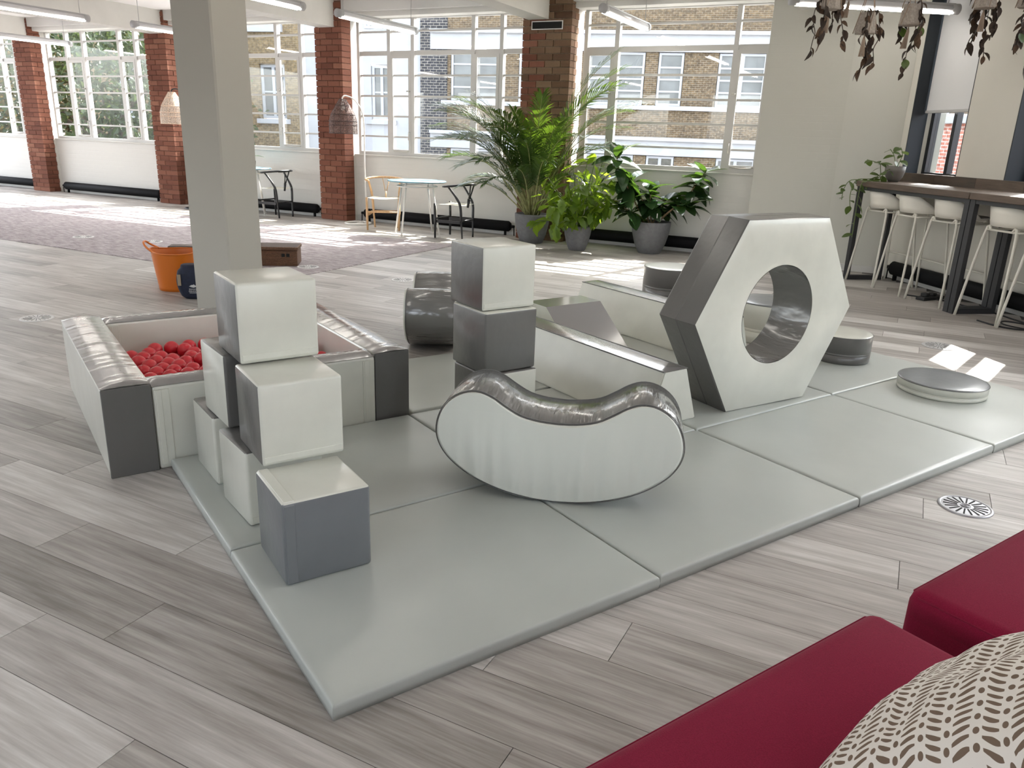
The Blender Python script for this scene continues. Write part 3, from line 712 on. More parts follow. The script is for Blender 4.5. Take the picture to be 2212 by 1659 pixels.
# ------------------------------------------------------------------ kidney rockers
def rocker(label, loc, yaw, depth):
    t = thing('kidney_rocker', label, 'foam rocker', loc, yaw, 'kidney shaped foam rockers')
    half = [(0.0, 0.333), (0.07, 0.337), (0.145, 0.353), (0.205, 0.385), (0.255, 0.417), (0.305, 0.436), (0.355, 0.434), (0.405, 0.412), (0.447, 0.372), (0.473, 0.318), (0.481, 0.262), (0.470, 0.210), (0.438, 0.158), (0.388, 0.112), (0.325, 0.072), (0.25, 0.040), (0.17, 0.018), (0.09, 0.005), (0.0, 0.0)]
    sp = spline([(x, 0, z) for x, z in half], 3)
    ring = [(p.x, p.z) for p in sp] + [(-p.x, p.z) for p in sp[-2:0:-1]]
    n = len(ring)
    bm = BM(); rows = []
    prof = [(0.0, -0.006), (0.012, 0.0), (depth * 0.5, 0.004), (depth - 0.012, 0.0), (depth, -0.006)]
    cx, cz = 0.0, 0.19
    def off(x, z, k):   # grow along outline normal roughly
        i = ring.index((x, z)); a = ring[i - 1]; b = ring[(i + 1) % n]; tx, tz = b[0] - a[0], b[1] - a[1]; L = math.hypot(tx, tz) or 1
        return x - tz / L * -k * -1, z + tx / L * k
    for y, k in prof:
        rows.append([bm.verts.new((off(x, z, k)[0], y, max(0.0, off(x, z, k)[1]))) for x, z in ring])
    for A, B in zip(rows, rows[1:]):
        for k in range(n): bm.faces.new((A[k], A[(k + 1) % n], B[(k + 1) % n], B[k]))
    obj('rim_cover', bm, 'vinyl_grey_pleat', t, True)
    for nm, y, sg in (('front_cover', 0.0, -1), ('back_cover', depth, 1)):
        bm = BM(); m = len(sp)
        # strips between the upper and the lower half outline, bulging outwards
        o1 = [bm.verts.new((off(x, z, -0.006)[0], y, max(0.0, off(x, z, -0.006)[1]))) for x, z in ring]
        mid = []
        for x, z in ring:
            # pull towards the curved spine of the kidney
            a = math.atan2(x, 0.55 - z); spx, spz = 0.39 * math.sin(a * 0.80), 0.55 - 0.39 * math.cos(a * 0.80) + 0.02
            mid.append(bm.verts.new((x * 0.93 + spx * 0.07, y + sg * 0.010, z * 0.93 + spz * 0.07)))
        for k in range(n): bm.faces.new((o1[k], o1[(k + 1) % n], mid[(k + 1) % n], mid[k]))
        f = bm.faces.new(mid if sg < 0 else mid[::-1]); bmesh.ops.triangulate(bm, faces=[f], ngon_method='EAR_CLIP')
        obj(nm, bm, 'vinyl_white_pleat', t, False)
    for y in (0.006, depth - 0.006):
        tubeo('piping', 'vinyl_grey', t, [(x, y, max(0.003, z)) for x, z in ring], 0.0022, 6, True)
    return t
psi = -0.15
rk = rocker('kidney shaped foam rocker with white face lying across two mats in front', (0.305 - 0.125 * math.cos(psi), 2.751 - 0.125 * math.sin(psi), MT), psi, 0.30)
rk2 = rocker('kidney shaped foam rocker seen end on behind the ball pit', (-0.405, 5.40, 0.0), math.radians(92), 0.325)

# ------------------------------------------------------------------ hexagon tunnel
hx = thing('hexagon_tunnel', 'large upright white hexagon block with round grey lined hole', 'foam block', (1.412, 4.081, MT), 0.545)
a_, hf, H_, dep_ = 0.611, 0.295, 1.017, 0.27
hexo = [(-a_ / 2, H_), (a_ / 2, H_), (a_ / 2 + hf, H_ / 2), (a_ / 2, 0), (-a_ / 2, 0), (-a_ / 2 - hf, H_ / 2)]
def hexpt(t_):
    i = int(t_) % 6; f = t_ - int(t_); p, q = hexo[i], hexo[(i + 1) % 6]; return (p[0] + (q[0] - p[0]) * f, p[1] + (q[1] - p[1]) * f)
NS = 16; outl = [hexpt(i / NS) for i in range(6 * NS)]; hr, hcz = 0.266, 0.5085
circ = []
for x, z in outl:
    a = math.atan2(z - hcz, x); circ.append((hr * math.cos(a), hcz + hr * math.sin(a)))
def inset(p, k): return (p[0] * (1 - k / 0.55), hcz + (p[1] - hcz) * (1 - k / 0.55))
for nm, y, sg in (('front_cover', 0.0, -1), ('back_cover', dep_, 1)):
    bm = BM(); n = len(outl); R0 = [bm.verts.new((*[inset(p, 0.004)[0]], y, inset(p, 0.004)[1])) for p in outl]
    R1 = [bm.verts.new((inset(p, 0.03)[0], y + sg * 0.007, inset(p, 0.03)[1])) for p in outl]
    R2 = [bm.verts.new((hcz * 0 + c[0] * 1.12, y + sg * 0.007, hcz + (c[1] - hcz) * 1.12)) for c in circ]
    R3 = [bm.verts.new((c[0] * 1.01, y, hcz + (c[1] - hcz) * 1.01)) for c in circ]
    for A, B in ((R0, R1), (R1, R2), (R2, R3)):
        for k in range(n): bm.faces.new((A[k], A[(k + 1) % n], B[(k + 1) % n], B[k]))
    obj(nm, bm, 'vinyl_white', hx, True)
bm = BM(); n = len(outl); rows = []
for y, k in ((0.0, 0.004), (0.008, 0.0), (dep_ / 2 - 0.004, -0.004), (dep_ / 2, 0.0), (dep_ / 2 + 0.004, -0.004), (dep_ - 0.008, 0.0), (dep_, 0.004)):
    rows.append([bm.verts.new((inset(p, k)[0], y, max(0.0, inset(p, k)[1]))) for p in outl])
for A, B in zip(rows, rows[1:]):
    for k in range(n): bm.faces.new((A[k], A[(k + 1) % n], B[(k + 1) % n], B[k]))
obj('outer_cover', bm, 'vinyl_grey', hx)
bm = BM(); rows = []; nn = 72
for j in range(9):
    y = dep_ * j / 8; rows.append([bm.verts.new(((hr + 0.008 * math.sin(PI * j / 8) + 0.0035 * math.sin(17 * q * 2 * PI / nn + j * 0.3) * math.sin(PI * j / 8)) * math.cos(2 * PI * q / nn), y, hcz + (hr + 0.008 * math.sin(PI * j / 8)) * math.sin(2 * PI * q / nn))) for q in range(nn)])
for A, B in zip(rows, rows[1:]):
    for k in range(nn): bm.faces.new((A[k], A[(k + 1) % nn], B[(k + 1) % nn], B[k]))
obj('tunnel_lining', bm, 'vinyl_grey_pleat', hx, True)

# ------------------------------------------------------------------ balance beams and wedge
def beam(label, u0, v0, L):
    p = MF(u0, v0); t = thing('balance_beam', label, 'foam beam', (p.x, p.y, MT), YM, 'trapezoid foam balance beams')
    w0, w1_, h_ = 0.367, 0.165, 0.285
    q = [(0, 0), (w0, 0), ((w0 + w1_) / 2, h_), ((w0 - w1_) / 2, h_)]
    bm = BM(); A = [bm.verts.new((x, 0, z)) for x, z in q]; B = [bm.verts.new((x, L, z)) for x, z in q]
    for i in (0, 1, 3): bm.faces.new((A[i], A[(i + 1) % 4], B[(i + 1) % 4], B[i]))
    bm.faces.new(A[::-1]); bm.faces.new(B)
    bmesh.ops.bevel(bm, geom=[e for e in bm.edges if len(e.link_faces) == 2], offset=0.008, segments=2, affect='EDGES')
    obj('white_cover', bm, 'vinyl_white', t, False)
    bm = BM(); nx, ny = 3, 40; g_ = []
    for j in range(ny + 1):
        g_.append([bm.verts.new(((w0 - w1_) / 2 + w1_ * i / nx, L * j / ny, h_ + 0.0015 + (0.004 * math.sin(PI * i / nx)) * (1 if 0 < j < ny else 0))) for i in range(nx + 1)])
    for j in range(ny):
        for i in range(nx): bm.faces.new((g_[j][i], g_[j][i + 1], g_[j + 1][i + 1], g_[j + 1][i]))
    obj('top_cover', bm, 'vinyl_top_pleat', t, True)
    for x in ((w0 - w1_) / 2, (w0 + w1_) / 2): tubeo('piping', 'vinyl_grey', t, [(x, 0.003, h_ + 0.001), (x, L - 0.003, h_ + 0.001)], 0.0035, 6)
beam('long white balance beam with grey top running from the hexagon foot to the tower', 2.054, 1.02, 1.49)
beam('long white balance beam with grey top passing behind the hexagon', 3.30, 1.69, 1.48)
p = MF(2.56, 2.19); wd = thing('wedge_ramp', 'grey topped wedge ramp between the two balance beams', 'foam wedge', (p.x, p.y, MT), YM)
q = [(0, 0), (0.78, 0), (0.56, 0.283), (0.34, 0.283)]
bm = BM(); A = [bm.verts.new((0, y, z)) for y, z in q]; B = [bm.verts.new((0.48, y, z)) for y, z in q]
for i in (0, 1): bm.faces.new((A[i], A[(i + 1) % 4], B[(i + 1) % 4], B[i]))
bm.faces.new(A); bm.faces.new(B[::-1]); obj('white_cover', bm, 'vinyl_white', wd)
bm = BM(); A = [bm.verts.new((0, y, z)) for y, z in (q[3], q[2])]; B = [bm.verts.new((0.48, y, z)) for y, z in (q[3], q[2])]; bm.faces.new((A[0], A[1], B[1], B[0])); obj('top_cover', bm, 'vinyl_top_pleat', wd)
bm = BM(); A = [bm.verts.new((0, y, z)) for y, z in (q[0], q[3])]; B = [bm.verts.new((0.48, y, z)) for y, z in (q[0], q[3])]; bm.faces.new((A[0], A[1], B[1], B[0])); obj('slope_cover', bm, 'vinyl_top_pleat', wd)

# ------------------------------------------------------------------ drums / stepping stones
def drum(label, x, y, z0, r, h_, side, top):
    t = thing('stepping_drum', label, 'foam drum', (x, y, z0), 0, 'round foam stepping drums')
    latheo('side_cover', side, t, [(0.0, 0.0), (r - 0.006, 0.0), (r, 0.006), (r + 0.001, h_ * 0.30), (r - 0.0015, h_ * 0.305), (r + 0.001, h_ * 0.31), (r + 0.001, h_ * 0.375), (r - 0.0015, h_ * 0.38), (r + 0.001, h_ * 0.385), (r, h_ - 0.006)], 48)
    latheo('top_cover', top, t, [(r, h_ - 0.006), (r - 0.003, h_ - 0.001), (r - 0.012, h_ + 0.001), (r * 0.6, h_ + 0.004), (0, h_ + 0.005)], 48)
    bm = BM(); sweep(bm, [((r + 0.0005) * math.cos(2 * PI * k / 48), (r + 0.0005) * math.sin(2 * PI * k / 48), h_ - 0.005) for k in range(48)], 0.0028, 6, True); obj('piping', bm, 'vinyl_grey', t, True)
drum('low white sided round foam disc with grey top on the right hand mat', 2.585, 4.46, MT, 0.245, 0.075, 'vinyl_white', 'vinyl_slate')
drum('grey sided foam drum half behind the hexagon on its right', 2.235, 5.135, MT, 0.19, 0.185, 'vinyl_grey', 'vinyl_white')
drum('grey sided foam drum behind the rear balance beam', 1.49, 7.42, 0.0, 0.26, 0.285, 'vinyl_grey', 'vinyl_white')
drum('white sided foam drum seen through the hexagon hole', 1.95, 5.82, 0.0, 0.26, 0.30, 'vinyl_white', 'vinyl_slate')

# ------------------------------------------------------------------ ball pit
pc = MF(-0.23, 1.815); pit = thing('ball_pit', 'square ball pit of white foam walls with grey padded tops', 'ball pit', (pc.x, pc.y, 0), YM)
def pit_wall(x0, x1, y0, y1, h_, long_y, ends):
    w_ = boxo('wall_block', 'vinyl_white', pit, x0, x1, y0, y1, 0, h_ - 0.004, 0.012, 2)
    bm = BM(); nx, ny = (4, 60) if long_y else (60, 4); g_ = []
    for j in range(ny + 1):
        rw = []
        for i in range(nx + 1):
            fx, fy = i / nx, j / ny; s_ = math.sin(PI * (fx if long_y else fy)) * (1 if 0 < (j if long_y else i) < 60 else 0.3)
            along = fy * 60 if long_y else fx * 60
            rw.append(bm.verts.new((x0 + (x1 - x0) * fx, y0 + (y1 - y0) * fy, h_ - 0.003 + 0.016 * s_ + 0.0022 * s_ * math.sin(along * 2.6 + 1.3 * math.sin(along * 0.7)))))
        g_.append(rw)
    for j in range(ny):
        for i in range(nx): bm.faces.new((g_[j][i], g_[j][i + 1], g_[j + 1][i + 1], g_[j + 1][i]))
    obj('top_pad', bm, 'vinyl_top_pleat', w_, True)
    if ends:
        boxo('end_cover', 'vinyl_grey', w_, x0 - 0.001, x1 + 0.001, y0 - 0.003, y0 + 0.01, 0.0, h_ - 0.004, 0.003, 1)
    else:
        for x in (x0 + 0.005, x1 - 0.065):
            boxo('velcro_strip', 'vinyl_white', w_, x, x + 0.06, y0 - 0.004, y0 + 0.004, 0.02, h_ - 0.02, 0.0015, 1)
            boxo('velcro_strip', 'vinyl_white', w_, x + 0.008, x + 0.03, y0 - 0.006, y0 + 0.004, 0.02, h_ - 0.02, 0.0015, 1)
    return w_
pit_wall(0.0, 0.188, 0.0, 1.385, 0.392, True, True)
pit_wall(1.205, 1.388, 0.005, 1.385, 0.388, True, True)
pit_wall(0.191, 1.202, 0.0, 0.155, 0.378, False, False)
pit_wall(0.191, 1.202, 1.225, 1.385, 0.385, False, False)
boxo('floor_pad', 'vinyl_white', pit, 0.191, 1.202, 0.155, 1.225, 0.0, 0.13)
bm = BM(); bmesh.ops.create_icosphere(bm, subdivisions=3, radius=0.040)
for f in bm.faces: f.smooth = True
me = bpy.data.meshes.new('play_ball'); bm.to_mesh(me); bm.free(); me.materials.append(MATS['ball_red'])
balls = []; rr = random.Random(3)
j = 0; y = 0.20
while y < 1.18:
    x = 0.235 + (0.041 if j % 2 else 0)
    while x < 1.165:
        balls.append((x + rr.uniform(-0.003, 0.003), y + rr.uniform(-0.003, 0.003), 0.171)); x += 0.085
    y += 0.074; j += 1
up_ = []
j = 0; y = 0.225
while y < 1.16:
    x = 0.275 + (0.041 if j % 2 else 0)
    while x < 1.15:
        if rr.random() < 0.55 + 0.25 * (x < 0.7): up_.append((x + rr.uniform(-0.006, 0.006), y + rr.uniform(-0.006, 0.006), 0.240 + rr.uniform(-0.003, 0.006)))
        x += 0.086
    y += 0.078; j += 1
for x, y, z in balls + up_:
    p = MF(-0.23 + x, 1.815 + y); o = link('play_ball', me, None, (p.x, p.y, z))
    tag(o, 'glossy red plastic ball lying inside the ball pit', 'ball', 'red balls in the ball pit')

# ------------------------------------------------------------------ sofas and cushion
def sofa(label, u0, u1, v0, v1, h_, sag):
    p = MF((u0 + u1) / 2, (v0 + v1) / 2); t = thing('bench_sofa', label, 'sofa', (p.x, p.y, 0), YM, 'burgundy bench sofas')
    L, D = (u1 - u0) / 2, (v1 - v0) / 2
    bm = BM(); nx, ny = 28, 16; b = 0.03; g_ = []
    box(bm, -L, L, -D, D, 0.05, h_ - 0.012, b, 4); obj('upholstered_base', bm, 'fabric_red', t, True)
    bm = BM(); box(bm, -L - 0.001, L + 0.001, -D - 0.001, D + 0.001, h_ - 0.10, h_, 0.035, 4)
    bmesh.ops.subdivide_edges(bm, edges=[e for e in bm.edges if e.calc_length() > 0.2], cuts=6, use_grid_fill=True)
    for v in bm.verts:
        if v.co.z > h_ - 0.02: v.co.z += sag * (1 - (v.co.x / L) ** 2) * (1 - (v.co.y / D) ** 2)
    obj('seat_pad', bm, 'fabric_red', t, True)
    q_ = 0.03; sm = [(-L + q_, D - 0.004, h_ - 0.016), (L - q_, D - 0.004, h_ - 0.016), (L - 0.004, D - q_, h_ - 0.016), (L - 0.004, -D + q_, h_ - 0.016), (L - q_, -D + 0.004, h_ - 0.016), (-L + q_, -D + 0.004, h_ - 0.016), (-L + 0.004, -D + q_, h_ - 0.016), (-L + 0.004, D - q_, h_ - 0.016)]
    tubeo('seam', 'fabric_red', t, sm, 0.002, 6, True)
    for x in (-L + 0.08, L - 0.08):
        for y in (-D + 0.08, D - 0.08): boxo('foot', 'black_metal', t, x - 0.025, x + 0.025, y - 0.025, y + 0.025, 0, 0.055)
sofa('burgundy upholstered bench in the near right corner, printed cushion on it', -0.35, 1.025, -1.46, -0.758, 0.412, 0.012)
sofa('burgundy upholstered bench at the right edge beyond the cushion', 1.175, 2.45, -1.46, -0.758, 0.412, 0.012)
cu = MF(0.60, -1.23, 0.63)
bm = BM(); N = 28; hs = 0.29; T0 = 0.11; gt, gb = [], []
for j in range(N + 1):
    r1, r2_ = [], []
    for i in range(N + 1):
        x = 2 * i / N - 1; y = 2 * j / N - 1
        k = 1 - 0.10 * (1 - x * x) * 0 ; pin = 0.10
        px = x * hs * (1 - pin * (1 - y * y) ** 1.0 * abs(x) ** 2 * 0.6); py = y * hs * (1 - pin * (1 - x * x) * abs(y) ** 2 * 0.6)
        hgt = T0 * (max(0, (1 - abs(x) ** 2.6)) ** 0.6) * (max(0, (1 - abs(y) ** 2.6)) ** 0.6)
        hgt += 0.010 * math.sin(9 * x + 4 * y) * math.cos(6 * y - 2 * x) * (1 - x * x) * (1 - y * y)
        r1.append(bm.verts.new((px, py, hgt))); edge = i in (0, N) or j in (0, N)
        r2_.append(r1[-1] if edge else bm.verts.new((px, py, -hgt)))
    gt.append(r1); gb.append(r2_)
for j in range(N):
    for i in range(N):
        bm.faces.new((gt[j][i], gt[j][i + 1], gt[j + 1][i + 1], gt[j + 1][i])); bm.faces.new((gb[j][i], gb[j + 1][i], gb[j + 1][i + 1], gb[j][i + 1]))
o = obj('scatter_cushion', bm, 'cushion_print', None, True, loc=cu, rot=(math.radians(-46), math.radians(4), YM + math.radians(2)))
tag(o, 'white scatter cushion with brown dash and dot print on the near burgundy bench', 'cushion')
# ------------------------------------------------------------------ wishbone chairs and round tables
def wishbone(label, loc, yaw, mat):
    """seat faces local -y; back at +y"""
    t = thing('wishbone_chair', label, 'chair', loc, yaw, 'wishbone chairs by the windows')
    SH = 0.45
    for sx in (-1, 1):
        tubeo('leg', mat, t, [(sx * 0.235, -0.20, 0.0), (sx * 0.238, -0.20, 0.22), (sx * 0.24, -0.205, SH + 0.03)], [0.014, 0.019, 0.017], 8)
        tubeo('leg', mat, t, spline([(sx * 0.175, 0.20, 0.0), (sx * 0.19, 0.19, 0.24), (sx * 0.205, 0.18, SH), (sx * 0.215, 0.13, SH + 0.11), (sx * 0.235, 0.03, SH + 0.24), (sx * 0.245, 0.0, SH + 0.275)], 4), [0.014] * 5 + [0.019] * 8 + [0.016] * 8, 8)
        boxo('stretcher', mat, t, sx * 0.215 - 0.008, sx * 0.215 + 0.008, -0.19, 0.185, 0.215, 0.255)
    tubeo('stretcher', mat, t, [(-0.225, -0.2, 0.27), (0.225, -0.2, 0.27)], 0.012, 8); tubeo('stretcher', mat, t, [(-0.185, 0.19, 0.25), (0.185, 0.19, 0.25)], 0.012, 8)
    arc = [(0.285 * math.cos(a), 0.05 + 0.22 * math.sin(a), SH + 0.28 + 0.025 * math.sin(a)) for a in [PI * (-0.22 + 1.44 * k / 18) for k in range(19)]]
    tubeo('back_rail', mat, t, arc, [0.012] + [0.016] * 17 + [0.012], 8)
    bm = BM(); sweep(bm, [(0, 0.195, SH - 0.02), (0, 0.215, SH + 0.10)], [0.018, 0.026], 8, flat=0.45)
    for sx in (-1, 1): sweep(bm, [(sx * 0.010, 0.215, SH + 0.10), (sx * 0.028, 0.238, SH + 0.18), (sx * 0.055, 0.262, SH + 0.295)], [0.013, 0.011, 0.012], 8, flat=0.5)
    obj('back_splat', bm, mat, t, True)
    bm = BM(); g_ = []
    for j in range(9):
        rw = []
        for i in range(9):
            x = 2 * i / 8 - 1; y = 2 * j / 8 - 1; hw = 0.235 - 0.018 * (y + 1)
            rw.append(bm.verts.new((x * hw, y * 0.20, SH + 0.022 - 0.018 * (1 - abs(x) ** 1.5) * (1 - y * y * 0.3) - 0.002 * abs(abs(x) - abs(y)))))
        g_.append(rw)
    for j in range(8):
        for i in range(8): bm.faces.new((g_[j][i], g_[j][i + 1], g_[j + 1][i + 1], g_[j + 1][i]))
    bmesh.ops.solidify(bm, geom=bm.faces[:], thickness=0.05); obj('woven_seat', bm, 'paper_cord', t, True)
    return t
def dirang(dx, dy): return math.atan2(dy, dx)
# pale wood chair faces the camera side (seat towards the room), black chairs side on
wishbone('pale oak wishbone chair with white cord seat left of the blue table', (-2.03, 11.99, 0), math.radians(3), 'wood_light')
wishbone('black wishbone chair with white cord seat between blue table and palm', (-0.90, 11.30, 0), math.radians(-112), 'black_paint')
wishbone('black wishbone chair with white cord seat beside the white column', (-4.05, 13.18, 0), math.radians(-112), 'black_paint')
def round_table(label, loc, r):
    t = thing('round_table', label, 'table', loc, 0.3, 'round blue topped tables')
    latheo('table_top', 'table_blue', t, [(0, 0.752), (r - 0.01, 0.752), (r, 0.758), (r, 0.766), (r - 0.004, 0.77), (0, 0.77)], 48)
    bm = BM(); sweep(bm, [(0.68 * r * math.cos(2 * PI * k / 32), 0.68 * r * math.sin(2 * PI * k / 32), 0.69) for k in range(32)], 0.010, 8, True)
    for k in range(4):
        a = PI / 4 + k * PI / 2; sweep(bm, [(0.68 * r * math.cos(a), 0.68 * r * math.sin(a), 0.69), (0.60 * r * math.cos(a), 0.60 * r * math.sin(a), 0.752)], 0.012, 8)
    obj('ring_frame', bm, 'white_metal', t, True)
    for k in range(4):
        a = PI / 4 + k * PI / 2; l = tubeo('leg', 'white_metal', t, [(0.64 * r * math.cos(a), 0.64 * r * math.sin(a), 0.70), (0.92 * r * math.cos(a), 0.92 * r * math.sin(a), 0.008)], 0.013, 8)
        latheo('foot_plate', 'white_metal', l, [(0, 0), (0.024, 0), (0.024, 0.008), (0, 0.010)], 12, loc=(0.92 * r * math.cos(a), 0.92 * r * math.sin(a), 0))
round_table('round table with blue top and white legs between two chairs', (-1.46, 11.40, 0), 0.42)
round_table('round table with blue top mostly hidden behind the white column', (-4.58, 13.35, 0), 0.42)
pv = thing('leafy_vase', 'dark round vase with thick leaves on the table behind the column', 'plant pot', (-4.47, 13.30, 0.77), 0)
latheo('vase', 'leaf_rubber', pv, [(0, 0), (0.05, 0), (0.085, 0.05), (0.09, 0.11), (0.06, 0.17), (0.045, 0.185)], 20)
def leaf_mesh(L, W, fold=0.15, curl=0.25, n=6, lobes=0):
    bm = BM(); rows = []
    for i in range(n + 1):
        f = i / n; w_ = W * math.sin(PI * min(1, f * 0.96 + 0.02)) ** 0.75 * (1 - 0.15 * f)
        if lobes: w_ *= (1 + 0.55 * f) * (1 - 0.35 * abs(math.sin(lobes * PI * f)))
        z = -curl * L * f * f
        rows.append([bm.verts.new((-w_, L * f, z + fold * w_)), bm.verts.new((0, L * f, z)), bm.verts.new((w_, L * f, z + fold * w_))])
    for A, B in zip(rows, rows[1:]):
        bm.faces.new((A[0], A[1], B[1], B[0])); bm.faces.new((A[1], A[2], B[2], B[1]))
    bmesh.ops.remove_doubles(bm, verts=bm.verts, dist=0.0004); return bm
def mk(bm, mat, nm='leaf'):
    for f in bm.faces: f.smooth = True
    me = bpy.data.meshes.new(nm); bm.to_mesh(me); bm.free(); me.materials.append(MATS[mat]); return me
RUB = [mk(leaf_mesh(0.28, 0.08, 0.2, c), 'leaf_rubber') for c in (0.12, 0.3, 0.5)]
def place_leaf(me, parent, pos, az, el, roll=0.0, sc_=1.0, nm='leaf'):
    o = link(nm, me, parent, pos)
    # local +y is the leaf axis
    q = Matrix.Rotation(az - PI / 2, 4, 'Z') @ Matrix.Rotation(el, 4, 'X') @ Matrix.Rotation(roll, 4, 'Y')
    o.rotation_euler = q.to_euler(); o.scale = (sc_,) * 3; return o
for az, el in ((0.2, 0.25), (1.6, 1.1), (3.2, 0.7), (4.6, 0.4)): place_leaf(RUB[1], pv, (0.02 * math.cos(az), 0.02 * math.sin(az), 0.18), az, el, 0, 0.75)

# ------------------------------------------------------------------ wicker arc lamps
def lamp(label, base, shade_c, ztop, zbot, shmat, ringmat, polemat):
    t = thing('arc_floor_lamp', label, 'floor lamp', (base[0], base[1], 0), 0, 'wicker floor lamps before the pillars')
    dx, dy = shade_c[0] - base[0], shade_c[1] - base[1]; L = math.hypot(dx, dy); ux, uy = dx / L, dy / L
    bm = BM(); sweep(bm, [(0.4 * dx + 0.20 * math.cos(2 * PI * k / 28), 0.4 * dy + 0.20 * math.sin(2 * PI * k / 28), 0.014) for k in range(28)], 0.014, 8, True); obj('base_ring', bm, polemat, t, True)
    pts = spline([(-0.02 * ux, -0.02 * uy, 0.014), (0, 0, 0.9), (0.0, 0.0, ztop - 0.28), (0.35 * dx, 0.35 * dy, ztop - 0.02), (0.8 * dx, 0.8 * dy, ztop + 0.055), (dx, dy, ztop + 0.03), (dx, dy, ztop - 0.03)], 6)
    tubeo('pole', polemat, t, pts, 0.011, 8)
    H = ztop - zbot; Rm = 0.215
    prof = [(0.055, ztop), (0.11, ztop - 0.09 * H / 0.5), (0.175, ztop - 0.2 * H / 0.5), (Rm * 0.97, ztop - 0.30 * H / 0.5), (Rm, zbot + 0.12), (Rm, zbot)]
    sh = latheo('wicker_shade', shmat, t, prof, 36, loc=(dx, dy, 0))
    for r, z in [(0.055, ztop)] + [(prof[1][0], prof[1][1])] + [(0.185, ztop - 0.22 * H / 0.5), (Rm, ztop - 0.32 * H / 0.5), (Rm, zbot + 0.12), (Rm, zbot)]:
        bm = BM(); sweep(bm, [(r * math.cos(2 * PI * k / 36), r * math.sin(2 * PI * k / 36), z) for k in range(36)], 0.005, 5, True); obj('hoop', bm, ringmat, sh, True)
    for k in range(12):
        a = 2 * PI * k / 12; bm = BM(); sweep(bm, [(r * math.cos(a), r * math.sin(a), z) for r, z in prof], 0.003, 4); obj('rib', bm, ringmat, sh, True)
    latheo('bulb', 'white_metal', t, [(0, 0), (0.02, 0.005), (0.035, 0.04), (0.02, 0.085), (0.015, 0.11), (0, 0.112)], 14, loc=(dx, dy, ztop - 0.16))
lamp('arc floor lamp with dark wicker shade before the third brick pillar', (-2.44, 12.62), (-2.72, 12.45), 1.86, 1.37, 'rattan_dark', 'rattan_ring', 'white_metal')
lamp('arc floor lamp with pale wicker shade beside the white column', (-5.55, 14.05), (-5.93, 13.9), 1.93, 1.42, 'rattan_light', 'rattan_ring_light', 'black_paint')
tg = thing('lamp_plug', 'white plug and coiled lead on the floor by the lamp base', 'plug', (-2.5, 12.42, 0), 0.5)
boxo('plug_body', 'white_metal', tg, -0.05, 0.05, -0.02, 0.02, 0, 0.035, 0.008, 2)
tubeo('lead', 'white_metal', tg, spline([(0.05, 0, 0.01), (0.12, 0.05, 0.006), (0.10, 0.16, 0.006), (0.0, 0.14, 0.006), (-0.03, 0.06, 0.006), (0.08, 0.1, 0.05), (0.11, 0.2, 0.006)], 6), 0.005, 6)

# ------------------------------------------------------------------ potted plants
def planter(parent, r, h_, rb):
    latheo('planter_pot', 'pot_grey', parent, [(0, 0), (rb, 0), (rb + 0.01, 0.008), (rb + (r - rb) * 0.55, h_ * 0.3), (r - 0.012, h_ * 0.65), (r, h_ * 0.92), (r, h_), (r - 0.022, h_), (r - 0.025, h_ - 0.05), (0, h_ - 0.055)], 40)
    latheo('soil', 'soil', parent, [(r - 0.027, h_ - 0.045), (r * 0.5, h_ - 0.035), (0, h_ - 0.03)], 24)
pr = random.Random(11)
pp = thing('potted_palm', 'tall areca palm in a grey planter before the brown brick pillar', 'potted plant', (0.20, 11.02, 0), 0, None)
planter(pp, 0.245, 0.40, 0.15)
def frond(parent, az, rise, length, droop, base, lw, mat='leaf_palm', n=40, twist=0.0):
    # rachis
    pts = []; p = Vector((base[0], base[1], 0.37)); el = rise; N = 16; st = length / N
    for i in range(N + 1):
        pts.append(p.copy()); f = i / N
        el_i = el - droop * max(0, f - 0.32) ** 1.25
        p = p + st * Vector((math.cos(az) * math.cos(el_i), math.sin(az) * math.cos(el_i), math.sin(el_i)))
    fr = tubeo('frond', 'cane_green', parent, pts, [0.010 - 0.0075 * i / N for i in range(N + 1)], 5)
    bm = BM()
    for k in range(n):
        f = 0.36 + 0.64 * k / (n - 1); x = f * N; i = min(int(x), N - 1); c = pts[i].lerp(pts[i + 1], x - i); tdir = (pts[i + 1] - pts[i]).normalized()
        side = tdir.cross(Vector((0, 0, 1))).normalized(); upv = side.cross(tdir)
        side = (side * math.cos(twist) + upv * math.sin(twist)); upv = side.cross(tdir)
        Lf = 1.12 * lw * (0.35 + 0.65 * math.sin(PI * min(1, (f - 0.30) * 1.25)) ** 0.6) * pr.uniform(0.88, 1.1)
        for sg in (-1, 1):
            ang = 0.95 - 0.55 * (f - 0.36) / 0.64 + pr.uniform(-0.08, 0.08)
            dv = (side * sg * math.sin(ang) + tdir * math.cos(ang) + upv * 0.22).normalized(); wdt = 0.0095
            a0 = c; a1 = c + dv * Lf * 0.55 + Vector((0, 0, -0.02 * Lf)); a2 = c + dv * Lf * 0.98 + Vector((0, 0, -0.22 * Lf))
            px = dv.cross(upv).normalized() * wdt
            v0 = bm.verts.new(a0 - px * 0.5); v1 = bm.verts.new(a0 + px * 0.5); v2 = bm.verts.new(a1 + px); v3 = bm.verts.new(a1 - px); v4 = bm.verts.new(a2)
            bm.faces.new((v0, v1, v2, v3)); bm.faces.new((v3, v2, v4))
    lf = obj('leaflets', bm, mat, fr)
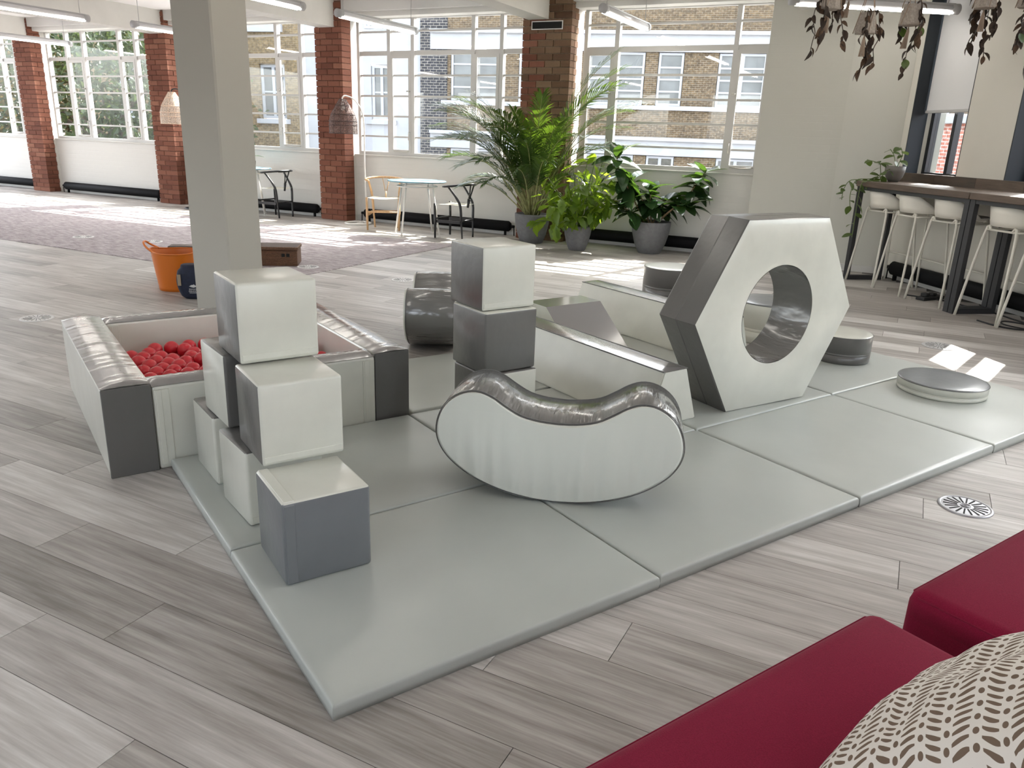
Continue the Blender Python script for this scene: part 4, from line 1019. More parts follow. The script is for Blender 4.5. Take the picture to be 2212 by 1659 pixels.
# (azimuth deg, rise, length, droop)
specs = [(178, 1.05, 1.75, 1.9, .30), (188, 1.2, 1.9, 2.1, .32), (176, .95, 1.45, 2.2, .28), (200, 1.0, 1.35, 2.6, .26), (172, .85, 1.1, 2.4, .24), (185, .72, 1.05, 2.0, .24),
         (330, 1.28, 2.1, 1.7, .30), (350, 1.32, 2.25, 1.5, .30), (352, 1.15, 1.75, 2.0, .28), (345, 1.05, 1.6, 2.2, .28), (338, 1.0, 1.4, 2.4, .24), (300, 1.2, 1.6, 2.3, .26),
         (260, 1.15, 1.55, 2.3, .28), (240, 1.2, 1.7, 2.2, .30), (280, 1.05, 1.35, 2.4, .26), (215, 1.15, 1.6, 2.3, .28), (250, 1.35, 1.6, 1.6, .26), (172, 1.25, 1.7, 1.9, .28), (225, .9, 1.1, 2.5, .22), (310, .95, 1.15, 2.5, .22), (195, 1.35, 1.8, 1.6, .30), (270, 1.38, 1.75, 1.4, .28), (182, 1.12, 1.6, 2.2, .30), (208, 1.22, 1.55, 2.4, .28), (228, 1.05, 1.35, 2.4, .26), (250, 1.0, 1.2, 2.5, .26), (355, 1.22, 1.9, 1.9, .30), (325, 1.1, 1.5, 2.3, .28), (170, 1.3, 1.9, 1.9, .30), (290, 1.25, 1.7, 2.0, .28), (180, 1.18, 2.0, 2.0, .34), (186, 1.02, 1.7, 2.1, .34), (174, 1.1, 1.85, 2.2, .32), (340, 1.36, 2.35, 1.3, .32), (348, 1.2, 2.05, 1.9, .32), (235, 1.28, 1.75, 2.0, .32), (262, 1.22, 1.6, 2.2, .30), (205, 1.3, 1.85, 2.0, .32)]
for az, ri, ln, dr, lw in specs:
    a = math.radians(az + pr.uniform(-4, 4)); b0 = (0.10 * math.cos(a) * pr.random(), 0.10 * math.sin(a) * pr.random())
    frond(pp, a, ri, ln, dr, b0, lw, twist=pr.uniform(-0.3, 0.3))
for k in range(16):
    a = pr.uniform(0, 2 * PI); r0 = pr.uniform(0.02, 0.11); r1 = r0 + pr.uniform(0.03, 0.16); tubeo('cane', 'cane_green', pp, [(r0 * math.cos(a), r0 * math.sin(a), 0.36), ((r0 + r1) / 2 * math.cos(a), (r0 + r1) / 2 * math.sin(a), 0.62), (r1 * math.cos(a), r1 * math.sin(a), pr.uniform(0.8, 1.0))], [0.011, 0.009, 0.007], 6)

lp = thing('potted_fishtail_plant', 'bushy lime green leafy plant in the small grey planter', 'potted plant', (0.80, 10.42, 0), 0)
planter(lp, 0.185, 0.325, 0.10)
LIME = [mk(leaf_mesh(0.19, 0.055, 0.3, c, 8, lb), 'leaf_lime') for c, lb in ((0.15, 3), (0.35, 4), (0.6, 3))]
for k in range(42):
    a = pr.uniform(0, 2 * PI)
    if math.sin(a) > 0.5 and pr.random() < 0.5: a += PI
    lean = pr.uniform(0.12, 0.46) * (1.45 if math.cos(a) < 0 else 1.15); hh_ = pr.uniform(0.42, 1.22); hh_ -= 0.35 * max(0, lean - 0.35)
    tip = Vector((lean * math.cos(a), lean * math.sin(a) * 0.8, hh_)); b0 = Vector((0.07 * math.cos(a), 0.07 * math.sin(a), 0.29))
    st = tubeo('stem', 'stem_green', lp, spline([b0, b0.lerp(tip, 0.5) + Vector((0, 0, 0.08)), tip], 4), 0.006, 5)
    for q in range(pr.choice((4, 5, 6))):
        f = 0.45 + 0.55 * q / 4; pos = b0.lerp(tip, min(1, f)) + Vector((0, 0, 0.08 * 4 * min(1, f) * (1 - min(1, f)) * 0.5))
        place_leaf(pr.choice(LIME), st, pos, a + pr.uniform(-1.6, 1.6), pr.uniform(-1.3, 0.6), pr.uniform(-0.6, 0.6), pr.uniform(0.7, 1.15))

rp = thing('potted_rubber_plant', 'rubber plant with large glossy dark leaves in the big grey planter', 'potted plant', (1.76, 10.38, 0), 0)
planter(rp, 0.255, 0.415, 0.14)
branches = [[(-0.05, 0, .38), (-0.22, -.02, .62), (-0.36, -.04, .85), (-0.50, -.05, 1.08), (-0.52, -.05, 1.22)],
            [(0.06, 0, .38), (0.24, .0, .56), (0.42, .0, .72), (0.55, .02, .92), (0.66, .02, 1.08)],
            [(0.0, 0, .38), (-0.02, .05, .58), (-0.04, .06, .80)], [(0.05, -.03, .38), (0.20, -.08, .55), (0.36, -.10, .66), (0.48, -0.12, .62)],
            [(-0.08, -.03, .38), (-0.25, -.10, .50), (-0.42, -.12, .60)], [(-0.02, .05, .38), (-.12, .12, .66), (-.28, .12, .95)], [(0.02, 0.03, .38), (0.10, .06, .55), (0.16, .08, .70)]]
for bi, br_ in enumerate(branches):
    sp = spline(br_, 5); st = tubeo('branch', 'stem_brown', rp, sp, [0.012 - 0.007 * i / (len(sp) - 1) for i in range(len(sp))], 6)
    nl = [30, 24, 15, 19, 17, 18, 12][bi]
    for q in range(nl):
        f = 0.42 + 0.58 * (q / (nl - 1)) ** 0.9; i = min(int(f * (len(sp) - 1)), len(sp) - 2); pos = sp[i].lerp(sp[i + 1], f * (len(sp) - 1) - i)
        az = q * 2.4 + pr.uniform(-0.4, 0.4); el = pr.uniform(-0.65, 0.35) if f < 0.85 else pr.uniform(0.0, 0.95)
        place_leaf(pr.choice(RUB), st, pos, az, el, pr.uniform(-0.4, 0.4), pr.uniform(0.85, 1.2))
mc = thing('moisture_gauge', 'small white and black watering gauge stuck in the big planter', 'gauge', (1.80, 10.22, 0.37), 0)
tubeo('stem', 'slot_black', mc, [(0, 0, 0), (0, 0, 0.07)], 0.018, 10); tubeo('cap', 'white_metal', mc, [(0, 0, 0.07), (0, 0, 0.16)], 0.006, 8)

# ------------------------------------------------------------------ bar, stools, bar plant
def bar_table(label, y_s, L):
    t = thing('bar_table', label, 'bar table', RF(y_s, 5.115), YR, 'dark wooden bar tables along the right wall')
    W = 0.62
    for k in range(3): boxo('top_plank', 'wood_dark', t, 0.0, L, -0.045 + k * 0.212, -0.045 + k * 0.212 + 0.210, 1.025, 1.085, 0.004, 1)
    boxo('apron', 'bar_metal', t, 0, L, -0.02, 0.02, 0.99, 1.025)
    for x in (0.0, L - 0.06):
        for y in (-0.025, 0.37): boxo('leg', 'bar_metal', t, x, x + 0.06, y, y + 0.045, 0, 1.025)
        boxo('foot_rail', 'bar_metal', t, x, x + 0.06, 0.02, 0.37, 0.0, 0.05)
bar_table('dark wooden bar table with black frame, far one by the corner', -8.11, 1.755)
bar_table('dark wooden bar table with black frame, near one at the right edge', -6.345, 1.8)
def stool(label, s2, dd, rot, group='white bar stools under the bar'):
    p = RF(s2, dd); t = thing('bar_stool', label, 'bar stool', (p.x, p.y, 0), YR + rot, group)
    t.scale = (1.13, 1.13, 1.09)   # local +y towards the bar, shell back at -y
    bm = BM(); rows = []; nu, nv = 28, 10
    for j in range(nv + 1):
        f = j / nv; rw = []
        for i in range(nu):
            a = 2 * PI * i / nu; back = max(0.0, -math.sin(a)); r = 0.205 * min(1.0, 0.15 + f * 1.15)
            if f <= 0.72: z = 0.745 + 0.012 * f; rr_ = 0.19 * f / 0.72 + 0.001
            else:
                g_ = (f - 0.72) / 0.28; hgt = 0.015 + 0.135 * min(1.0, back * 1.35) ** 0.9; z = 0.755 + hgt * g_; rr_ = 0.19 + 0.022 * g_
            rw.append(bm.verts.new((rr_ * 1.06 * math.cos(a), rr_ * math.sin(a), z)))
        rows.append(rw)
    for A, B in zip(rows, rows[1:]):
        for k in range(nu): bm.faces.new((A[k], A[(k + 1) % nu], B[(k + 1) % nu], B[k]))
    bmesh.ops.recalc_face_normals(bm, faces=bm.faces); bmesh.ops.solidify(bm, geom=bm.faces[:], thickness=0.012); obj('seat_shell', bm, 'stool_plastic', t, True)
    c = 0.15; F_ = 0.215
    bm = BM(); sweep(bm, [(c * x, c * y, 0.722) for x, y in ((-1, -1), (1, -1), (1, 1), (-1, 1))], 0.009, 6, True); obj('seat_ring', bm, 'stool_metal', t, True)
    for sx in (-1, 1):
        for sy in (-1, 1): tubeo('leg', 'stool_metal', t, spline([(sx * c * 0.7, sy * c, 0.725), (sx * c * 1.02, sy * c * 1.02, 0.69), (sx * F_, sy * F_, 0.0)], 4), 0.0105, 8)
    k = (0.725 - 0.30) / 0.725; e = c + (F_ - c) * k
    tubeo('foot_rest', 'stool_metal', t, [(-e, e, 0.30), (e, e, 0.30)], 0.009, 6)
for lab, s2, dd, rt_ in (('white bar stool at the far end of the bar, trailing plant above', -7.82, 5.345, 0.03), ('white bar stool second from the far end of the bar', -7.30, 5.345, -0.06), ('white bar stool third from the far end, behind the double table leg', -6.75, 5.345, 0.05), ('white bar stool fourth from the far end, at the near table', -6.02, 5.345, 0.04), ('white bar stool cut by the right edge of the picture', -5.50, 5.345, 0.0)):
    stool(lab, s2, dd, rt_)
bp = thing('trailing_ivy_pot', 'trailing green plant in a taupe bowl pot on the far end of the bar', 'potted plant', RF(-8.0, 5.43, 1.085), YR)
latheo('bowl_pot', 'pot_taupe', bp, [(0, 0), (0.05, 0), (0.085, 0.05), (0.102, 0.11), (0.105, 0.165), (0.095, 0.165), (0.09, 0.15), (0, 0.145)], 28)
IVY = [mk(leaf_mesh(0.085, 0.032, 0.15, c), 'leaf_ivy') for c in (0.1, 0.35)]
vines = [[(q[0], q[1] + 0.1, q[2]) if q[2] < 0.1 else q for q in v_] for v_ in [[(0.0, -0.05, .15), (-.06, -.14, .19), (-.10, -.20, .05), (-.13, -.30, .02), (-.14, -.45, .0), (-.13, -.50, -.15), (-.14, -.47, -.30)], [(0.04, -0.05, .15), (0.05, -.16, .10), (0.05, -.30, .01), (0.04, -.47, .0), (0.03, -.50, -.12), (0.03, -.5, -.34), (0.05, -.51, -.60)],
         [(0, 0, .15), (-.03, -.02, .27), (-.06, -.06, .34)], [(0.02, 0, .15), (0.05, 0.02, .28), (0.03, 0.0, .36)], [(-.03, -.05, .15), (-.1, -.18, .20), (-.16, -.25, .22)], [(-.03, -.05, .15), (-.1, -.3, .01), (-.2, -.47, .0), (-.24, -.52, -.1), (-.25, -.52, -.22)]]]
for vn in vines:
    sp = spline(vn, 5); st = tubeo('vine', 'stem_green', bp, sp, 0.004, 5)
    for i in range(3, len(sp), 2): place_leaf(pr.choice(IVY), st, sp[i], pr.uniform(0, 2 * PI), pr.uniform(-0.9, 0.2), pr.uniform(-0.5, 0.5), pr.uniform(0.8, 1.4))
def cable(label, pts, r=0.007):
    o = tubeo('floor_cable', 'cable_black', None, spline(pts, 8), r, 6); tag(o, label, 'cable')
cable('black cable looping on the floor below the near stools', [(4.10, 6.75, .007), (4.16, 6.52, .007), (4.32, 6.42, .007), (4.42, 6.55, .02), (4.30, 6.68, .02), (4.22, 6.52, .02), (4.5, 6.25, .007), (4.75, 5.9, .007)])
cable('black cable lying along the wall beneath the bar', [(4.0, 7.9, .007), (4.25, 7.65, .007), (4.35, 7.4, .007), (4.45, 7.1, .007), (4.5, 6.6, .007), (4.6, 6.1, .007)])
cable('black cable sagging beneath the far bar top', [(4.22, 8.75, 1.02), (4.23, 8.62, .965), (4.24, 8.45, .98), (4.25, 8.3, 1.02)], 0.008)
pb = thing('power_strip', 'dark power block and cloth bundle on the floor under the bar', 'power block', (4.17, 7.72, 0), 0.5)
boxo('block', 'cable_black', pb, -0.16, 0.16, -0.05, 0.05, 0, 0.035, 0.008, 2); boxo('plug', 'cable_black', pb, -0.12, -0.05, -0.03, 0.03, 0.035, 0.07, 0.006, 1); boxo('plug', 'cable_black', pb, 0.0, 0.06, -0.03, 0.03, 0.035, 0.065, 0.006, 1)

# ------------------------------------------------------------------ tub, bag, basket, boxes by the column
tb = thing('flexi_tub', 'orange flexible rubber tub with two handles left of the column', 'tub', (-3.04, 6.93, 0), math.radians(12))
bm = BM(); rows = []
for f in [i / 10 for i in range(11)]:
    r = 0.175 + 0.045 * f; rows.append([(r, 0.335 * f, a) for a in range(36)])
vs = [[bm.verts.new((r * math.cos(2 * PI * a / 36), r * math.sin(2 * PI * a / 36), z + (0.030 * abs(math.cos(2 * PI * a / 36)) ** 4 * (z / 0.335) ** 3))) for r, z, a in rw] for rw in rows]
for A, B in zip(vs, vs[1:]):
    for k in range(36): bm.faces.new((A[k], A[(k + 1) % 36], B[(k + 1) % 36], B[k]))
bm.faces.new(vs[0][::-1]); obj('tub_body', bm, 'tub_orange', tb, True)
bm = BM(); sweep(bm, [(0.222 * math.cos(2 * PI * a / 36), 0.222 * math.sin(2 * PI * a / 36), 0.335 + 0.030 * abs(math.cos(2 * PI * a / 36)) ** 4) for a in range(36)], 0.007, 6, True); obj('rim', bm, 'tub_orange', tb, True)
for sg in (-1, 1): tubeo('handle', 'tub_orange', tb, spline([(sg * 0.175, 0.13, 0.345), (sg * 0.235, 0.09, 0.385), (sg * 0.262, 0.05, 0.415), (sg * 0.268, 0, 0.42), (sg * 0.262, -0.05, 0.415), (sg * 0.235, -0.09, 0.385), (sg * 0.175, -0.13, 0.345)], 4), 0.0095, 6)
bgp = thing('navy_bag', 'dark navy cloth bag with white fish print leaning behind the column', 'bag', (-2.74, 6.58, 0), math.radians(8))
bm = BM(); rows = []
for j in range(13):
    f = j / 12; z = 0.285 * f; wx = 0.125 * (0.80 + 0.35 * math.sin(PI * f * 0.9 + 0.35)) * (1 if f < 0.9 else 0.86); wy = 0.10 * (0.9 + 0.2 * math.sin(PI * f)) * (1 if f < 0.85 else 0.8)
    if j == 0: wx *= 0.85; wy *= 0.85
    rows.append([bm.verts.new((wx * math.copysign(abs(math.cos(a)) ** 0.6, math.cos(a)) - 0.03 * f, wy * math.copysign(abs(math.sin(a)) ** 0.6, math.sin(a)), z)) for a in [2 * PI * k / 24 for k in range(24)]])
for A, B in zip(rows, rows[1:]):
    for k in range(24): bm.faces.new((A[k], A[(k + 1) % 24], B[(k + 1) % 24], B[k]))
bm.faces.new(rows[0][::-1]); bm.faces.new(rows[-1]); obj('bag_body', bm, 'navy_cloth', bgp, True)
boxo('strap', 'strap_tan', bgp, -0.128, -0.100, -0.118, -0.112, 0.12, 0.215, 0.002, 1)
for txt, z, sz in (('SNAGGY X', 0.088, 0.0155), ('DEHOOSE', 0.070, 0.018)):
    me = text_mesh(txt, sz); me.materials.clear(); me.materials.append(MATS['print_white']); link('lettering', me, bgp, (0.0, -0.124, z), 0, (PI / 2, 0, 0))
boxo('print_bar', 'print_white', bgp, -0.036, 0.036, -0.1235, -0.1225, 0.060, 0.064)
bm = BM(); fish = [(-0.045, 0.0), (-0.02, 0.014), (0.0, 0.016), (0.004, 0.024), (0.010, 0.014), (0.028, 0.006), (0.046, 0.014), (0.042, 0.0), (0.048, -0.012), (0.028, -0.005), (0.0, -0.014), (-0.02, -0.010)]
A = [bm.verts.new((x * 0.8, -0.1235, 0.118 + z * 0.8)) for x, z in fish]; bm.faces.new(A); obj('fish_print', bm, 'print_white', bgp)
pk = thing('red_case', 'red plastic case on the floor behind the orange tub', 'case', (-3.22, 7.12, 0), 0.3); boxo('shell', 'red_plastic', pk, -0.10, 0.06, -0.03, 0.03, 0.0, 0.21, 0.015, 2); boxo('handle', 'red_plastic', pk, -0.06, 0.02, -0.012, 0.012, 0.21, 0.235, 0.006, 1)
kb = thing('black_box', 'black box standing behind the orange tub', 'box', (-3.24, 7.55, 0), 0.2); boxo('carcass', 'black_paint', kb, -0.13, 0.2, -0.08, 0.08, 0, 0.27, 0.008, 1); boxo('lid', 'black_paint', kb, -0.134, 0.204, -0.084, 0.084, 0.27, 0.30, 0.006, 1)
bk = thing('wicker_basket', 'brown wicker hamper with lid on the carpet behind the column', 'basket', (-2.57, 8.42, 0.006), math.radians(8))
boxo('basket_body', 'wicker', bk, -0.28, 0.20, -0.15, 0.17, 0, 0.165, 0.012, 2); boxo('lid', 'wicker', bk, -0.29, 0.21, -0.16, 0.18, 0.167, 0.205, 0.012, 2)
for x in (0.035, 0.085): boxo('handle_slot', 'slot_black', bk, x, x + 0.035, -0.152, -0.14, 0.10, 0.135)

# ------------------------------------------------------------------ floor vents
simple('vent_slot', (0.10, 0.10, 0.10), 0.8)
def vent(label, x, y, r, z, mat):
    t = thing('floor_vent', label, 'floor vent', (x, y, z), 0.3, 'round swirl floor vents')
    latheo('rim', mat, t, [(r, 0.0), (r, 0.003), (r - 0.004, 0.0055), (r * 0.88, 0.006), (r * 0.87, 0.004)], 48)
    latheo('plate', mat, t, [(r * 0.87, 0.004), (r * 0.25, 0.005), (0, 0.006)], 48)
    wd_ = 0.003 if mat == 'vent_metal' else 0.0016
    for k in range(18):
        a = 2 * PI * k / 18; c, s = math.cos(a), math.sin(a); bm = BM(); b_ = box(bm, r * 0.30, r * 0.80, -wd_ * r / 0.1, wd_ * r / 0.1, 0.0042, 0.0058)
        obj('slot', bm, 'slot_black' if mat == 'vent_metal' else 'vent_slot', t, rotz=a)
    for rr_ in (0.05, 0.12, 0.18):
        bm = BM(); sweep(bm, [(r * rr_ * math.cos(2 * PI * k / 20), r * rr_ * math.sin(2 * PI * k / 20), 0.0065) for k in range(20)], 0.002, 4, True); obj('hub_ring', bm, mat, t, True)
vent('steel round floor vent between mats and burgundy bench', 1.924, 2.963, 0.105, 0.0, 'vent_metal')
vent('round floor vent in front of the bar stools', 3.254, 5.762, 0.12, 0.0, 'slot_black' if False else 'lamp_grey')
vent('pale round floor vent left of the ball pit', -3.57, 5.625, 0.115, 0.0, 'vent_white')
vent('round floor vent on the planks beyond the ball pit', -1.139, 7.741, 0.115, 0.0, 'vent_white')
vent('round floor vent on the carpet beside the wicker hamper', -2.238, 8.28, 0.115, 0.006, 'vent_white')
vent('round floor vent on the carpet behind the orange tub', -4.57, 9.744, 0.115, 0.006, 'vent_white')
vent('round floor vent on the carpet at far left', -5.544, 9.933, 0.125, 0.006, 'vent_white')

# ------------------------------------------------------------------ ceiling tube lights
def tube_light(label, P0, P1, r=0.047):
    P0, P1 = Vector(P0), Vector(P1); L = (P1 - P0).length; yaw = math.atan2(P1.y - P0.y, P1.x - P0.x)
    t = thing('tube_light', label, 'ceiling light', P0, yaw, 'hanging tube lights')
    tubeo('diffuser_tube', 'lamp_clear', t, [(0.07, 0, 0), (L - 0.07, 0, 0)], r * 0.92, 20)
    bm = BM(); box(bm, 0.05, L - 0.05, -r * 0.75, r * 0.75, r * 0.55, r * 1.05, 0.006, 1); obj('housing', bm, 'lamp_grey', t)
    for y in (-0.024, 0.024): tubeo('lamp_strip', 'lamp_glow', t, [(0.07, y, -r * 0.80), (L - 0.07, y, -r * 0.80)], 0.012, 8)
    for x in (0.0, L): tubeo('end_cap', 'lamp_grey', t, [(x, 0, 0), (x + (0.08 if x == 0 else -0.08), 0, 0)], r * 1.08, 20)
    for x in (0.12, L - 0.12): tubeo('suspension_wire', 'lamp_grey', t, [(x, 0, r), (x, 0, CEIL - P0.z - 0.004)], 0.004, 5)
LZ = 2.80
tube_light('hanging tube light above the round blue table', WF(-6.80, 8.33, LZ), WF(-6.80, 10.06, LZ))
tube_light('hanging tube light before the rubber plant window', WF(-3.465, 8.78, LZ), WF(-3.465, 10.38, LZ))
tube_light('large hanging tube light at the top left corner', WF(-10.89, 6.2, LZ), WF(-10.89, 7.89, LZ))
tube_light('hanging tube light before the tree window, top left', WF(-14.80, 8.6, LZ), WF(-14.80, 10.3, LZ))
tube_light('hanging tube light whose end hides behind the column', WF(-10.72, 8.47, LZ), WF(-10.72, 10.1, LZ))
tube_light('hanging tube light at the top edge right of the column', WF(-6.89, 6.1, LZ), WF(-6.89, 7.82, LZ))
tube_light('hanging tube light behind the dried hanging plants', (2.62, 8.50, LZ), (4.40, 8.70, LZ))

for s_, d_ in ((-3.46, 6.2), (-0.2, 6.2), (-6.85, 3.5), (-3.46, 3.5), (-0.2, 3.5), (-6.85, 0.8), (-3.46, 0.8), (-0.2, 0.8), (-10.85, 3.5), (-10.85, 0.8)):  # extra unseen tube lights, added to brighten the tops of the foam blocks
    tube_light('added unseen tube light brightening the play area from overhead', WF(s_, d_, LZ), WF(s_, d_ + 1.62, LZ))
# ------------------------------------------------------------------ hanging planters
def hanging(label, x, y, zt, strands, green, hs_=1.0):
    t = thing('hanging_planter', label, 'hanging planter', (x, y, zt), pr.uniform(0, 1.5), 'dried plants in hanging macrame pots')
    h_ = 0.17 * hs_; r0, r1 = 0.065 * hs_, 0.10 * hs_
    latheo('pot', 'hang_pot', t, [(0, 0), (r1 * 0.95, 0.0), (r1, 0.012), (r0 * 1.15, h_), (r0 * 1.0, h_), (r0, h_ - 0.03), (0, h_ - 0.03)], 6, False)
    for k in range(4):
        a = k * PI / 2 + 0.3; tubeo('cord', 'cord_beige', t, [(r1 * 1.04 * math.cos(a), r1 * 1.04 * math.sin(a), 0.0), (r0 * 1.2 * math.cos(a + .4), r0 * 1.2 * math.sin(a + .4), h_), (0, 0, h_ + 0.30), (0, 0, CEIL - zt - 0.004)], 0.004, 5)
    bm = BM()
    for k in range(14):
        a = 2 * PI * k / 14; sweep(bm, [(0, 0, -0.01), (0.010 * math.cos(a), 0.010 * math.sin(a), -0.05), (0.024 * math.cos(a) - 0.02, 0.024 * math.sin(a), -0.19 * hs_)], 0.0035, 4)
    obj('tassel', bm, 'cord_beige', t, True)
    for (dx, dy, ln) in strands:
        P = [(dx * 0.3, dy * 0.3, h_ - 0.02), (dx, dy, h_ + 0.03), (dx * 1.3, dy * 1.3, h_ - 0.08)]; z = h_ - 0.08; xx, yy = dx * 1.3, dy * 1.3
        while z > -ln:
            z -= 0.07; xx += pr.uniform(-0.03, 0.03); yy += pr.uniform(-0.03, 0.03); P.append((xx, yy, z))
        sp = spline(P, 3); st = tubeo('vine', 'dry_leaf', t, sp, 0.004, 4)
        for i in range(2, len(sp)):
            if pr.random() < 0.62: place_leaf(pr.choice(DRY), st, sp[i], pr.uniform(0, 2 * PI), pr.uniform(-1.4, -0.3), pr.uniform(-1, 1), pr.uniform(0.6, 1.25))
        if green: place_leaf(IVY[0], st, sp[-6 if len(sp) > 8 else -2], pr.uniform(3.6, 5.6), -1.0, 0.2, 1.15)
DRY = [mk(leaf_mesh(0.085, 0.026, 0.5, c, 4), m) for c, m in ((0.3, 'dry_leaf'), (0.8, 'dry_leaf'), (0.5, 'dry_leaf_brown'))]
hanging('hanging planter with dried vines, leftmost of the row', 2.70, 7.6, 2.585, [(-0.10, -0.03, 0.26), (0.08, -0.06, 0.24), (0.10, 0.03, 0.12), (-0.07, 0.02, 0.30)], False)
hanging('small dried hanging planter partly above the picture between two pots', 2.92, 7.75, 2.70, [(-0.06, -0.02, 0.08), (-0.03, 0.03, 0.04)], False, 0.8)
hanging('hanging planter with dried vines, lowest pot of the row', 3.05, 7.6, 2.40, [(0.09, -0.05, 0.28), (0.05, -0.08, 0.20), (-0.10, 0.0, 0.02), (0.10, 0.03, 0.06)], False)
hanging('hanging planter with one fresh green leaf among dried vines', 3.43, 7.6, 2.48, [(0.03, -0.07, 0.34), (0.07, -0.02, 0.12), (0.0, 0.06, 0.08)], True)
hanging('hanging planter with long tassel in front of the dark window', 4.07, 7.6, 2.64, [(0.06, -0.05, 0.34), (0.09, 0.0, 0.28), (0.03, -0.08, 0.22), (0.08, 0.05, 0.10)], False)
hanging('hanging planter at the top right corner with green leaf', 4.46, 7.6, 2.66, [(0.0, -0.08, 0.52), (-0.08, 0.0, 0.30), (0.05, -0.05, 0.2)], True)
# ------------------------------------------------------------------ outside: street, buildings, tree
o = boxo('ground_street', 'asphalt', None, -90, 90, -80, 90, -5.2, -5.0, rotz=YW); o['kind'] = 'structure'
FD = 27.0
def ext(root, name, mat, x0, x1, y0, y1, z0, z1, parent=None): return boxo(name, mat, parent or root, x0, x1, y0, y1, z0, z1)
def ext_window(root, x0, x1, z0, z1, cols, rows, glass='ext_glass', y=0.0, fr=0.07):
    bm = BM(); box(bm, x0, x0 + fr, y - 0.06, y + 0.05, z0, z1); box(bm, x1 - fr, x1, y - 0.06, y + 0.05, z0, z1); box(bm, x0 + fr, x1 - fr, y - 0.06, y + 0.05, z0, z0 + fr); box(bm, x0 + fr, x1 - fr, y - 0.06, y + 0.05, z1 - fr, z1)
    for k in range(1, cols):
        x = x0 + (x1 - x0) * k / cols; box(bm, x - 0.05, x + 0.05, y - 0.058, y + 0.05, z0 + fr, z1 - fr)
    f = obj('window_frame', bm, 'ext_frame', root)
    for c in range(cols):
        a = x0 + (x1 - x0) * c / cols + 0.05; b = x0 + (x1 - x0) * (c + 1) / cols - 0.05
        boxo('pane', glass, f, a, b, y - 0.005, y + 0.005, z0 + fr, z1 - fr)
        for k in range(1, rows):
            z = z0 + fr + (z1 - z0 - 2 * fr) * k / rows; boxo('glazing_bar', 'ext_frame', f, a, b, y - 0.04, y - 0.005, z - 0.028, z + 0.028)
    return f
def storey_wall(root, mat, x0, x1, z0, z1, holes, dep=0.4):
    """brick wall strip with rectangular holes (hx0,hx1) spanning the whole strip height"""
    bm = BM(); x = x0
    for a, b in sorted(holes):
        if a > x: box(bm, x, a, 0, dep, z0, z1)
        x = b
    if x < x1: box(bm, x, x1, 0, dep, z0, z1)
    obj('brick_wall', bm, mat, root)
# main stock brick building
A0, A1 = -8.45, 9.0
mb = thing('brick_building', 'yellow stock brick office block with white bands across the street', 'building', FF(0, FD, 0), YF)
ext(mb, 'backing_wall', 'ext_glass_dark', A0, A1, 0.42, 0.6, -5, 7.6)
w2_ = [(-8.30, -6.55), (-5.95, -5.2), (-3.75, -1.80), (-1.40, -0.58), (0.47, 1.95), (2.6, 3.4), (4.2, 5.9), (6.6, 7.4)]
w3_ = [(-8.30, -6.55), (-5.6, -4.6), (-3.6, -1.95), (-1.55, -0.62), (0.7, 1.95), (2.6, 3.4), (4.2, 5.9)]
storey_wall(mb, 'facade_stock', A0, A1, 4.72, 7.6, [])
storey_wall(mb, 'facade_stock', A0, A1, 2.50, 4.12, w2_)
storey_wall(mb, 'facade_stock', A0, A1, 1.52, 2.38, [])
storey_wall(mb, 'facade_stock', A0, A1, -0.9, 0.95, w3_)
storey_wall(mb, 'facade_stock', A0, A1, -5.0, -0.9, [])
for nm, z0, z1, y0 in (('white_band', 4.12, 4.62, -0.10), ('cornice', 4.62, 4.73, -0.22), ('sill_band', 2.38, 2.51, -0.14), ('white_band', 0.97, 1.43, -0.10), ('cornice', 1.43, 1.54, -0.22)):
    ext(mb, nm, 'stone_white', A0 - (0.55 if nm != 'sill_band' else 0.15), A1, y0, 0.42, z0, z1)
for i, (a, b) in enumerate(w2_): ext_window(mb, a + 0.02, b - 0.02, 2.52, 4.10, 2 if b - a > 1.2 else 1, 4, 'ext_glass', 0.06)
for i, (a, b) in enumerate(w3_): ext_window(mb, a + 0.02, b - 0.02, -0.6, 0.95, 2, 2, 'ext_glass_dark' if i in (3, 1) else 'ext_glass', 0.06)
storey_wall(mb, 'facade_stock', A0, A1, 4.6, 4.72, [])
# dark blue brick pier
db = thing('blue_brick_pier', 'dark blue brick pier at the end of the yellow brick block', 'building', FF(-9.32, FD - 0.05, 0), YF)
ext(db, 'brick_pier', 'facade_blue', 0, 0.9, 0, 0.6, -5, 7.6); ext(db, 'return_face', 'facade_blue', -0.06, 0.0, 0.03, 3.0, -5, 7.6)
# white rendered house
wh = thing('white_house', 'white rendered house with grey sash window between brick buildings', 'building', FF(-13.75, FD + 0.15, 0), YF)
storey_wall(wh, 'stone_white', 0, 4.36, 3.62, 8.0, [(2.5, 3.25)], 0.35); storey_wall(wh, 'stone_white', 0, 4.36, 1.80, 3.62, [(2.5, 3.25)], 0.35); storey_wall(wh, 'stone_white', 0, 4.36, -5, 1.80, [], 0.35)
ext(wh, 'lintel', 'stone_white', 2.5, 3.25, 0, 0.35, 3.62, 4.75)
ext_window(wh, 2.52, 3.23, 1.84, 3.60, 2, 2, 'ext_glass', 0.12, 0.09); ext(wh, 'window_sill', 'stone_white', 2.3, 3.45, -0.12, 0.1, 1.66, 1.80); ext_window(wh, 2.3, 3.3, 4.76, 6.3, 2, 2, 'ext_glass', 0.02, 0.08)
ext(wh, 'quoin', 'stone_white', 3.95, 4.36, -0.06, 0.0, -5, 8.0)
